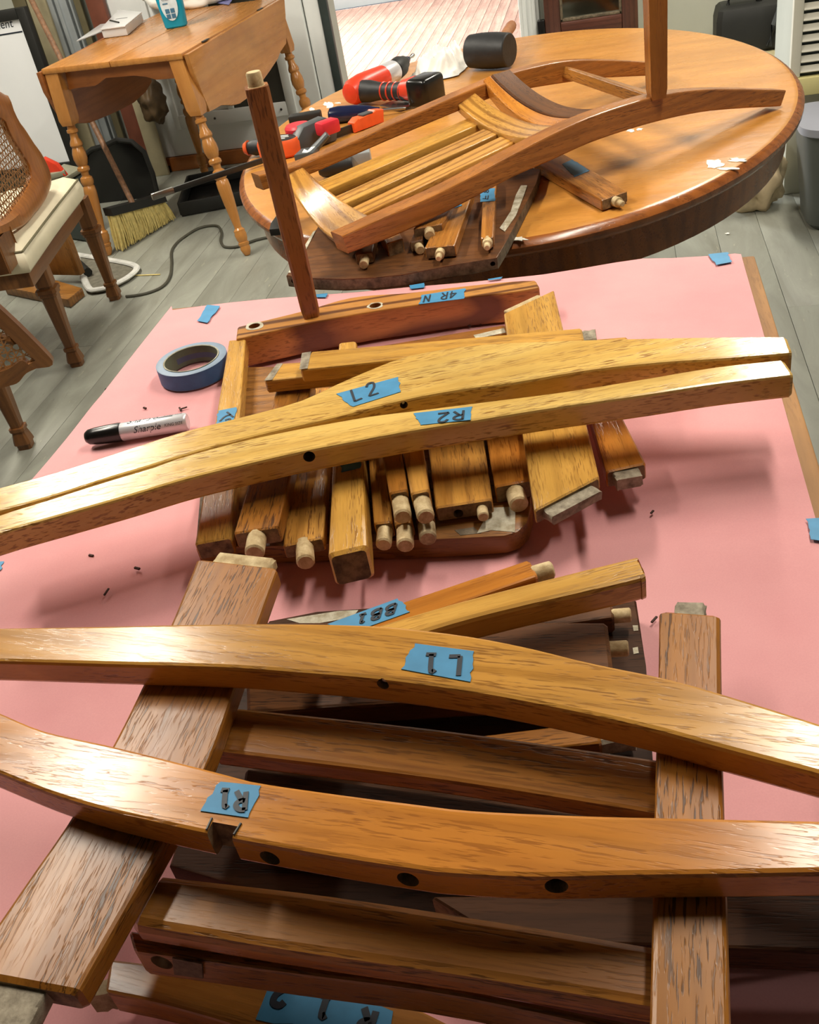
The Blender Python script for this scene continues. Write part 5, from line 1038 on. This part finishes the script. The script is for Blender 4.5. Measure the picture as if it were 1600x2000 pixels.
# two slats carried under the boards
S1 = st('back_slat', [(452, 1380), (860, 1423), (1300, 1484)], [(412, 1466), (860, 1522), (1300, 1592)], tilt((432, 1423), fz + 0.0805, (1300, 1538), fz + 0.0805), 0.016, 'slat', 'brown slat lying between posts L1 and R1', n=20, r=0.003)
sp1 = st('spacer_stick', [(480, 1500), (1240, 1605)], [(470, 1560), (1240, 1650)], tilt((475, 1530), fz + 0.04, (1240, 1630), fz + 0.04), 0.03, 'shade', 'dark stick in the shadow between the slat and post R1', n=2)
S2 = strip('back_slat', [(302, 1703), (640, 1742), (960, 1790), (1300, 1846)], [(246, 1806), (560, 1858), (900, 1908), (1300, 1974)], tilt((274, 1755), fz + 0.081, (1300, 1910), fz + 0.081), 0.020, 'slat', 'broad brown slat nearest the camera, under the left board', n=24, r=0.006)
S3 = strip('seat_rail', [(250, 1816), (560, 1870), (900, 1930), (1300, 2010)], [(262, 1858), (560, 1900), (880, 1944), (1280, 2030)], tilt((256, 1840), fz + 0.060, (1300, 2020), fz + 0.060), 0.026, 'brown', 'rail with a mortise hole under the nearest slat', n=12)
def facepatch(s, pts, mat, name):
    a, b = s.L[0], s.L[-1]; pl = Pl(a, (b - a).cross(s.dn)); d = (b - a).cross(s.dn).normalized(); d = -d if d.dot(s.U[0] - s.L[0]) > 0 else d
    P_ = [pl.hit(*p) + d * 0.0012 for p in pts]; bm = bmesh.new(); prism(bm, P_, -d * 0.001); return add(name, bm, mat, s.o, frame(P_[0], P_[1] - P_[0], d))
facehole(S3, 316, 1880, 0.007, 0.014); facepatch(S3, [(338, 1868), (396, 1879), (398, 1908), (342, 1900)], 'grey_wood', 'mortise_scar')
B12 = strip('seat_rail', [(215, 1872), (440, 1898), (620, 1912), (760, 1945), (900, 2010), (1000, 2050)], [(205, 1938), (330, 1965), (480, 2010), (620, 2070), (760, 2130), (860, 2180)], tilt((210, 1905), fz + 0.012, (930, 2110), fz + 0.012), 0.024, 'slat', 'orange rail with blue tape at the bottom edge, end torn', n=20)
tape(B12, [(527, 1924), (585, 1922), (768, 1976), (760, 2030), (500, 1992)], glyphs('R 1 2', (738, 1978), (-28, -9), (-14, 44), 0.5), 0.0042)
tenon(B12, 0, 0.5, 1.0, 0.1, 0.9, 0.012, 'tenon')
# the two boards the posts rest on
WZ = fz + 0.100
W1 = strip('seat_side_rail', [(385, 1090), (338, 1206), (282, 1328), (225, 1443), (140, 1592), (60, 1708), (0, 1795), (-72, 1900)], [(542, 1108), (500, 1224), (455, 1350), (400, 1498), (317, 1649), (235, 1792), (150, 1942)], tilt((463, 1100), WZ, (38, 1920), WZ), 0.018, 'tan', 'wide tenoned board running diagonally under both foreground posts at left', n=26, r=0.003)
tenon(W1, 0, 0.16, 0.86, 0.2, 0.8, 0.014, 'dowel'); tenon(W1, 1, 0.0, 0.72, 0.25, 0.85, 0.026, 'grey_tenon')
W2 = strip('seat_side_rail', [(1288, 1191), (1286, 1330), (1281, 1490), (1275, 1760), (1268, 2060)], [(1408, 1200), (1410, 1340), (1413, 1500), (1421, 1760), (1430, 2060)], tilt((1348, 1196), WZ, (1348, 2060), WZ), 0.018, 'tan', 'straight tenoned board running away from the camera at right', n=20, r=0.003)
tenon(W2, 0, 0.25, 0.75, 0.2, 0.8, 0.014, 'grey_tenon')
# the two big posts on top
PZ = WZ + 0.0228
L1 = strip('chair_back_post', [(-90, 1228), (0, 1225), (175, 1222), (350, 1218), (525, 1216), (716, 1219), (822, 1228), (928, 1242), (1035, 1263), (1150, 1291), (1300, 1322), (1412, 1353), (1600, 1411), (1720, 1450)],
           [(-90, 1290), (0, 1291), (219, 1297), (437, 1303), (609, 1315), (737, 1326), (928, 1352), (1088, 1382), (1262, 1420), (1412, 1461), (1600, 1511), (1720, 1545)], PZ, 0.022, 'gold2', 'long golden back post marked L1, across the foreground pile', n=44, r=0.003)
tape(L1, [(811, 1258), (926, 1273), (919, 1333), (784, 1308)], glyphs('L1', (902, 1284), (-30, -2), (-3, 38), 0.45), 0.0032)
p, d = facehole(L1, 748, 1337, 0.0042); add('screw', lathe(bmesh.new(), p + d * 0.008, p + d * 0.003, [(0, 0.003), (0.8, 0.003), (1, 0.0015)], 12), 'metal', L1.o, frame(p, d))
R1 = strip('chair_back_post', [(-80, 1358), (0, 1391), (87, 1426), (219, 1455), (350, 1487), (437, 1509), (500, 1525), (650, 1547), (800, 1566), (925, 1580), (1150, 1590), (1319, 1594), (1600, 1600), (1720, 1602)],
           [(-80, 1476), (0, 1510), (100, 1550), (200, 1581), (300, 1605), (400, 1627), (500, 1646), (600, 1664), (700, 1681), (800, 1696), (869, 1705), (1037, 1713), (1206, 1710), (1431, 1707), (1600, 1704), (1720, 1702)], PZ, 0.022, 'amber', 'wide orange back post marked R1, notched front edge, nearest post', n=48, r=0.003)
tape(R1, [(432, 1528), (510, 1536), (485, 1598), (392, 1585)], glyphs('R1', (484, 1549), (-23, -2), (-3, 36), 0.35), 0.0032)
for u, v in ((527, 1676), (797, 1718), (1087, 1731)): facehole(R1, u, v, 0.0062, 0.016)
def notch(s, u0, v0, u1, v1, dep):
    p, q = s.pl.hit(u0, v0), s.pl.hit(u1, v1); c = (p + q) / 2; ax = (q - p).normalized(); inw = s.nn.cross(ax); inw = inw if inw.dot(s.U[0] - s.L[0]) > 0 else -inw
    bm = bmesh.new(); box(bm, frame(c + inw * (dep / 2 - 0.01) - s.nn * 0.012, ax), ((q - p).length, dep + 0.02, 0.06), 0, mi=1)
    inv = WM[s.o.name].inverted(); bm.transform(inv); bmesh.ops.recalc_face_normals(bm, faces=bm.faces); me = bpy.data.meshes.new('cutter'); bm.to_mesh(me); bm.free()
    cc = bpy.data.objects.new('cutter', me); COL.objects.link(cc); cc.matrix_basis = s.o.matrix_basis; m = s.o.modifiers.new('n', 'BOOLEAN'); m.object = cc; m.operation = 'DIFFERENCE'; m.solver = 'EXACT'
    dg = bpy.context.evaluated_depsgraph_get(); dg.update(); nm = bpy.data.meshes.new_from_object(s.o.evaluated_get(dg)); s.o.modifiers.remove(m); bpy.data.objects.remove(cc); bpy.data.meshes.remove(me); s.o.data = nm
    for f in nm.polygons: f.use_smooth = True
    nm.set_sharp_from_angle(angle=math.radians(15)); flatten(s.o); return c, ax, inw
c, ax, inw = notch(R1, 403, 1628, 452, 1637, 0.008)
bm = bmesh.new()
for k in (-1, 1): tube(bm, [c + ax * k * 0.0095 + inw * 0.010 + R1.nn * 0.0004, c + ax * k * 0.0088 + inw * 0.002 + R1.nn * 0.0006], 0.0008, 6)
add('staple', bm, 'darksteel', R1.o, frame(c), kind='stuff')
#@@PART4
# ============================================ tools on the oval table
OZ = T + 0.0005
# rubber mallet
m0_, m1_ = at(919, 101, OZ + 0.044), at(996, 98, OZ + 0.044); mdv = (m1_ - m0_).normalized(); mc = (m0_ + m1_) / 2
ml_ = thing('rubber_mallet', (mc.x, mc.y, OZ), 'black rubber mallet with wooden handle at the far side of the oval table', 'mallet')
mr = 0.044; mz_ = OZ + mr + 0.0008; p0, p1 = Vector((m0_.x, m0_.y, mz_)), Vector((m1_.x, m1_.y, mz_))
add('mallet_head', lathe(bmesh.new(), p0, p1, [(0, 0.038), (0.02, 0.0405), (0.3, 0.0436), (0.5, 0.044), (0.7, 0.0436), (0.98, 0.0405), (1, 0.038)], 32), 'rubber', ml_, frame(mc, mdv))
hx = at(985, 66, OZ + 0.09); h1 = at(1001, 48, OZ + 0.10); hd0 = p0.lerp(p1, 0.62); hdv = (h1 - hd0)
h2 = at(1000, 49, OZ + 0.052)
add('mallet_handle', tube(bmesh.new(), [hd0, hd0.lerp(h2, 0.5), hd0.lerp(h2, 0.93), hd0.lerp(h2, 0.985), h2], [0.012, 0.0135, 0.015, 0.0135, 0.008], 14), 'handle', ml_, frame(h2, hdv))
# crumpled white rag
def rag():
    bm = bmesh.new(); n = 46; g = []; A_, B_, C_ = at(806, 150, OZ), at(905, 140, OZ), at(835, 108, OZ); ux = (B_ - A_); uy = Vector((-ux.y, ux.x, 0)).normalized() * 0.26
    for i in range(n + 1):
        col = []
        for j in range(n + 1):
            s_, t_ = i / n, j / n; p = A_ + ux * (s_ + 0.06 * noise.noise(Vector((t_ * 4, 1, 2)))) + uy * ((t_ - 0.3) * (0.55 + 0.45 * math.sin(math.pi * s_)) + 0.04 * noise.noise(Vector((s_ * 4, 5, 2))))
            e = min(1, 5 * min(s_, 1 - s_, t_, 1 - t_)); r_ = 1 - abs(noise.noise(Vector((s_ * 3.2 + 2, t_ * 2.6, 7)))) * 2; r2 = 1 - abs(noise.noise(Vector((s_ * 7 + t_ * 3, t_ * 5, 3)))) * 2
            col.append(bm.verts.new((p.x, p.y, OZ + 0.003 + e * (0.008 + 0.046 * max(0, r_) ** 2 * math.sin(math.pi * s_) + 0.012 * max(0, r2) ** 2))))
        g.append(col)
    for i in range(n):
        for j in range(n): bm.faces.new((g[i][j], g[i + 1][j], g[i + 1][j + 1], g[i][j + 1]))
    return bm
add('rag', rag(), 'cloth', label='crumpled white cotton rag behind the cordless drill', cat='rag', sharp=180)
# cordless drill lying on its side
dz = OZ + 0.034
d0, d1 = at(690, 180, dz), at(762, 143, dz + 0.004); dv = (d1 - d0).normalized(); tipb = at(790, 121, dz + 0.006)
dr = thing('cordless_drill', (d0.x, d0.y, OZ), 'orange-red and black cordless drill lying on its side on the oval table', 'drill')
add('motor_housing', lathe(bmesh.new(), d0, d1, [(-0.13, 0.012), (-0.09, 0.024), (0, 0.031), (0.25, 0.034), (0.6, 0.031), (0.85, 0.028), (1, 0.026)], 26), 'redp', dr, frame(d0, dv))
ck = thing  # (name kept short below)
col_ = add('gear_collar', lathe(bmesh.new(), d0.lerp(d1, 0.8), d0.lerp(d1, 1.12), [(0, 0.0285), (0.1, 0.029), (0.9, 0.028), (1, 0.026)], 26), 'alu', dr, frame(d1, dv))
chk = add('chuck', lathe(bmesh.new(), d0.lerp(d1, 1.12), tipb, [(0, 0.024), (0.1, 0.026), (0.5, 0.026), (0.56, 0.023), (0.6, 0.022), (0.9, 0.018), (1, 0.012)], 24), 'blackmat', dr, frame(d1, dv))
bt0 = tipb; bt1 = at(783, 126, dz); hv = (tipb - d1).normalized()
add('bit_holder', lathe(bmesh.new(), tipb - hv * 0.006, tipb + hv * 0.028, [(0, 0.010), (0.7, 0.010), (1, 0.007)], 16), 'navy', dr, frame(tipb, hv)); add('driver_bit', lathe(bmesh.new(), tipb + hv * 0.026, tipb + hv * 0.075, [(0, 0.004), (0.6, 0.004), (0.65, 0.0055), (0.85, 0.005), (1, 0.001)], 10), 'metal', dr, frame(tipb, hv))
g0_, g1_ = at(716, 178, dz - 0.002), at(806, 178, dz - 0.002); gv = (g1_ - g0_)
gs = [g0_.lerp(g1_, t) for t in (-0.1, 0.1, 0.3, 0.55, 0.8, 1.0)]; add('grip', tube(bmesh.new(), gs, [0.027, 0.026, 0.021, 0.020, 0.022, 0.024], 16), 'rubber', dr, frame(g0_, gv))
bm = bmesh.new()
for t in (0.4, 0.53, 0.66, 0.79):
    c = g0_.lerp(g1_, t); lathe(bm, c - gv * 0.014, c + gv * 0.014, [(0, 0.0212), (0.5, 0.0228), (1, 0.0212)], 18)
add('grip_ribs', bm, 'redp', dr, frame(g0_, gv), kind='stuff')
add('handle_shell', tube(bmesh.new(), [g0_.lerp(g1_, t) + Vector((0, 0, 0.004)) for t in (0.82, 0.95, 1.1)], [0.023, 0.027, 0.032], 16), 'redp', dr, frame(g1_, gv))
bc0 = at(832, 178, dz); gvn = Vector((gv.x, gv.y, 0)).normalized()
add('battery', box(bmesh.new(), frame(Vector((bc0.x, bc0.y, OZ + 0.036)), gvn), (0.062, 0.085, 0.068), 0.012, seg=3), 'black', dr, frame(bc0, gvn))
# bar clamp: long bar, grey head, red pad, orange jaw
bz = OZ + 0.010; b0_, b1_ = at(598, 284, bz), at(702, 245, bz); bv = (b1_ - b0_).normalized(); bn2 = Vector((-bv.y, bv.x, 0))
bcp = thing('bar_clamp', (b1_.x, b1_.y, OZ), 'bar clamp with grey head, red pad and orange jaw behind the chair back', 'clamp')
cb = (b0_ + b1_) / 2; add('clamp_bar', box(bmesh.new(), frame(cb, bv), ((b1_ - b0_).length, 0.006, 0.018), 0.001), 'darksteel', bcp, frame(cb, bv))

q0_, q1_ = at(318, 378, bz), at(538, 305, bz); qv = (q1_ - q0_).normalized(); cq = (q0_ + q1_) / 2
sbr = add('steel_bar', box(bmesh.new(), frame(cq, qv), ((q1_ - q0_).length, 0.007, 0.012), 0.001), 'darksteel', None, frame(cq, qv), 'dark flat steel bar sticking out past the left edge of the oval table', 'bar')
add('bar_tip', box(bmesh.new(), frame(q0_, qv), (0.05, 0.0085, 0.0132), 0.001), 'metal', sbr, frame(q0_, qv), label='bright worn tip')
hc_ = at(612, 262, OZ + 0.028); hfr = frame(hc_, bv)
P_ = [hfr @ Vector(p) for p in ((-0.055, 0, -0.027), (0.05, 0, -0.027), (0.062, 0, 0.012), (0.03, 0, 0.03), (-0.03, 0, 0.026), (-0.055, 0, 0.004))]
add('clamp_head', prism(bmesh.new(), [p - bn2 * 0.016 for p in P_], bn2 * 0.032, 0.004), 'grip', bcp, hfr)
tc = at(640, 248, OZ + 0.045); add('red_trigger', box(bmesh.new(), frame(tc, bv), (0.05, 0.034, 0.03), 0.006), 'crimson', bcp, frame(tc, bv))
pc = at(585, 262, OZ + 0.03); pc2 = Vector((pc.x, pc.y, OZ))
add('red_pad', lathe(bmesh.new(), pc2 + Vector((0, 0, 0.001)), pc2 + Vector((0, 0, 0.052)), [(0, 0.026), (0.3, 0.030), (0.35, 0.031), (0.9, 0.031), (1, 0.027)], 28), 'crimson', bcp, frame(pc))
lv0, lv1 = at(640, 262, OZ + 0.04), at(612, 294, OZ + 0.012); add('clamp_lever', tube(bmesh.new(), [lv0, lv0.lerp(lv1, 0.5), lv1], [0.012, 0.013, 0.016], 10, flatten=0.6), 'grip', bcp, frame(lv0, lv1 - lv0))
jc_ = at(716, 236, OZ + 0.014); jfr = frame(jc_, bv)
P_ = [jfr @ Vector(p) for p in ((-0.045, 0, -0.013), (0.04, 0, -0.013), (0.045, 0, 0.015), (0.02, 0, 0.02), (0.01, 0, 0.012), (-0.03, 0, 0.016), (-0.045, 0, 0.008))]
add('orange_jaw', prism(bmesh.new(), [p - bn2 * 0.014 for p in P_], bn2 * 0.028, 0.003), 'orange', bcp, jfr); add('jaw_pad', box(bmesh.new(), frame(jc_ + Vector((0, 0, 0.0165)), bv), (0.03, 0.022, 0.004), 0.001), 'grip', bcp, jfr)
# second clamp jaw (dark) behind, navy screwdriver, orange tool, card, grey tool, black clip
ck0, ck1 = at(566, 236, OZ + 0.014), at(628, 226, OZ + 0.014)
add('black_block', box(bmesh.new(), frame((ck0 + ck1) / 2, ck1 - ck0), ((ck1 - ck0).length, 0.03, 0.026), 0.004), 'blackmat', label='flat black plastic block behind the red clamp pad', cat='block')
n0_, n1_ = at(642, 226, OZ + 0.020), at(742, 216, OZ + 0.014); nvv = n1_ - n0_
sd = thing('screwdriver', (n0_.x, n0_.y, OZ), 'navy-handled screwdriver lying in front of the drill', 'screwdriver')
add('screwdriver_handle', lathe(bmesh.new(), n0_, n1_, [(0, 0.010), (0.04, 0.0175), (0.2, 0.0198), (0.55, 0.0185), (0.8, 0.014), (0.92, 0.0095), (1, 0.008)], 20), 'navy', sd, frame(n0_, nvv)); add('blade', lathe(bmesh.new(), n1_ - nvv * 0.01, n1_ + nvv * 0.5, [(0, 0.0045), (0.92, 0.0042), (1, 0.003)], 12), 'metal', sd, frame(n1_, nvv))
w0, w1 = at(760, 200, OZ + 0.006), at(800, 208, OZ + 0.006)
add('putty_knife', box(bmesh.new(), frame((w0 + w1) / 2, w1 - w0), (0.09, 0.06, 0.003), 0.001), 'metal', label='bare steel putty knife blade under the drill handle', cat='knife')
o0, o1 = at(490, 287, OZ + 0.022), at(598, 276, OZ + 0.022); ov = (o1 - o0).normalized(); on_ = Vector((-ov.y, ov.x, 0))
og = thing('orange_sander', (o1.x, o1.y, OZ), 'orange hand tool with black rubber grip at the left end of the oval table', 'tool')
oc_ = at(546, 287, OZ + 0.02); 
def oval(c, rx, ry, z, n=32): return [c + ov * rx * math.cos(2 * math.pi * k / n) + on_ * ry * math.sin(2 * math.pi * k / n) + Vector((0, 0, z)) for k in range(n)]
c0 = Vector((oc_.x, oc_.y, OZ))
bm = bmesh.new(); loft(bm, [oval(c0, 0.046, 0.030, 0.001), oval(c0, 0.051, 0.034, 0.006), oval(c0, 0.052, 0.035, 0.03), oval(c0, 0.048, 0.031, 0.038)]); add('tool_body', bm, 'orange', og, frame(c0, ov))
bm = bmesh.new(); loft(bm, [oval(c0, 0.044, 0.027, 0.0382), oval(c0, 0.041, 0.024, 0.0405)]); lab_ = add('black_top', bm, 'blackmat', og, frame(c0, ov))
bm = bmesh.new()
for k in (-1, 0, 1): box(bm, frame(c0 + on_ * 0.011 * k + Vector((0, 0, 0.0408)), ov), (0.055 - 0.01 * abs(k), 0.004, 0.0006), 0)
add('printed_lines', bm, 'white', lab_, frame(c0, ov), kind='stuff')
gp = at(498, 288, OZ + 0.02); add('tool_grip', tube(bmesh.new(), [gp - ov * 0.02, gp, gp + ov * 0.04, gp + ov * 0.09], [0.012, 0.018, 0.017, 0.016], 14), 'rubber', og, frame(gp, ov)); add('orange_band', tube(bmesh.new(), [gp - ov * 0.026, gp - ov * 0.016], [0.012, 0.0175], 14), 'orange', og, frame(gp, ov))
P_ = [at(u, v, OZ + 0.0405) for u, v in [(572, 301), (585, 290), (612, 284), (606, 295)]]
cp = add('blade_pack', prism(bmesh.new(), [Vector((p.x, p.y, OZ + 0.022)) for p in [at(u, v, OZ + 0.022) for u, v in [(574, 303), (588, 290), (622, 284), (612, 297)]]], (0, 0, -0.021), 0.002), 'grip', label='small grey and red carded pack beside the orange tool', cat='pack')
bm = bmesh.new(); prism(bm, [at(u, v, OZ + 0.0226) for u, v in [(590, 298), (594, 291), (601, 294), (608, 287), (616, 286), (606, 295), (600, 298)]], (0, 0, -0.0005)); add('printed_mark', bm, 'white', cp)
t0, t1 = at(628, 329, OZ + 0.022), at(688, 318, OZ + 0.022); tv = (t1 - t0)
gt = thing('grey_nozzle_tool', (t0.x, t0.y, OZ), 'dark grey cylindrical tool with light grey end, under the chair frame', 'tool')
add('tool_barrel', lathe(bmesh.new(), t0, t1, [(-0.1, 0.012), (0, 0.018), (0.2, 0.021), (0.9, 0.020), (1, 0.018)], 18), 'rubber', gt, frame(t0, tv)); c = at(702, 310, OZ + 0.022); add('tool_foot', box(bmesh.new(), frame(c, tv), (0.05, 0.045, 0.034), 0.004), 'frame', gt, frame(c, tv)); c2 = at(718, 303, OZ + 0.02); add('tool_cap', box(bmesh.new(), frame(c2, tv), (0.012, 0.05, 0.038), 0.002), 'blackmat', gt, frame(c2, tv))
c = at(540, 432, OZ + 0.008); c_b = at(545, 418, OZ + 0.012)
add('black_clip', prism(bmesh.new(), [at(u, v, OZ + 0.014) for u, v in [(526, 448), (529, 436), (540, 420), (546, 424), (545, 446)]], (0, 0, -0.013), 0.001), 'blackmat', label='small black plastic clip at the left rim of the oval table', cat='clip')
for k, (u, v) in enumerate([(690, 362), (770, 352), (800, 385)]):
    c = at(u, v, OZ + 0.006); add('metal_scraper', prism(bmesh.new(), [at(u + a, v + b, OZ + 0.004) for a, b in ((-22, 12), (20, -10), (34, -4), (4, 14))], (0, 0, -0.0035)), 'frame', label=['pale metal scrap under the slats near the crest rail', 'pale metal scrap under the middle slat', 'pale metal scrap under the front slat'][k], cat='scrap')
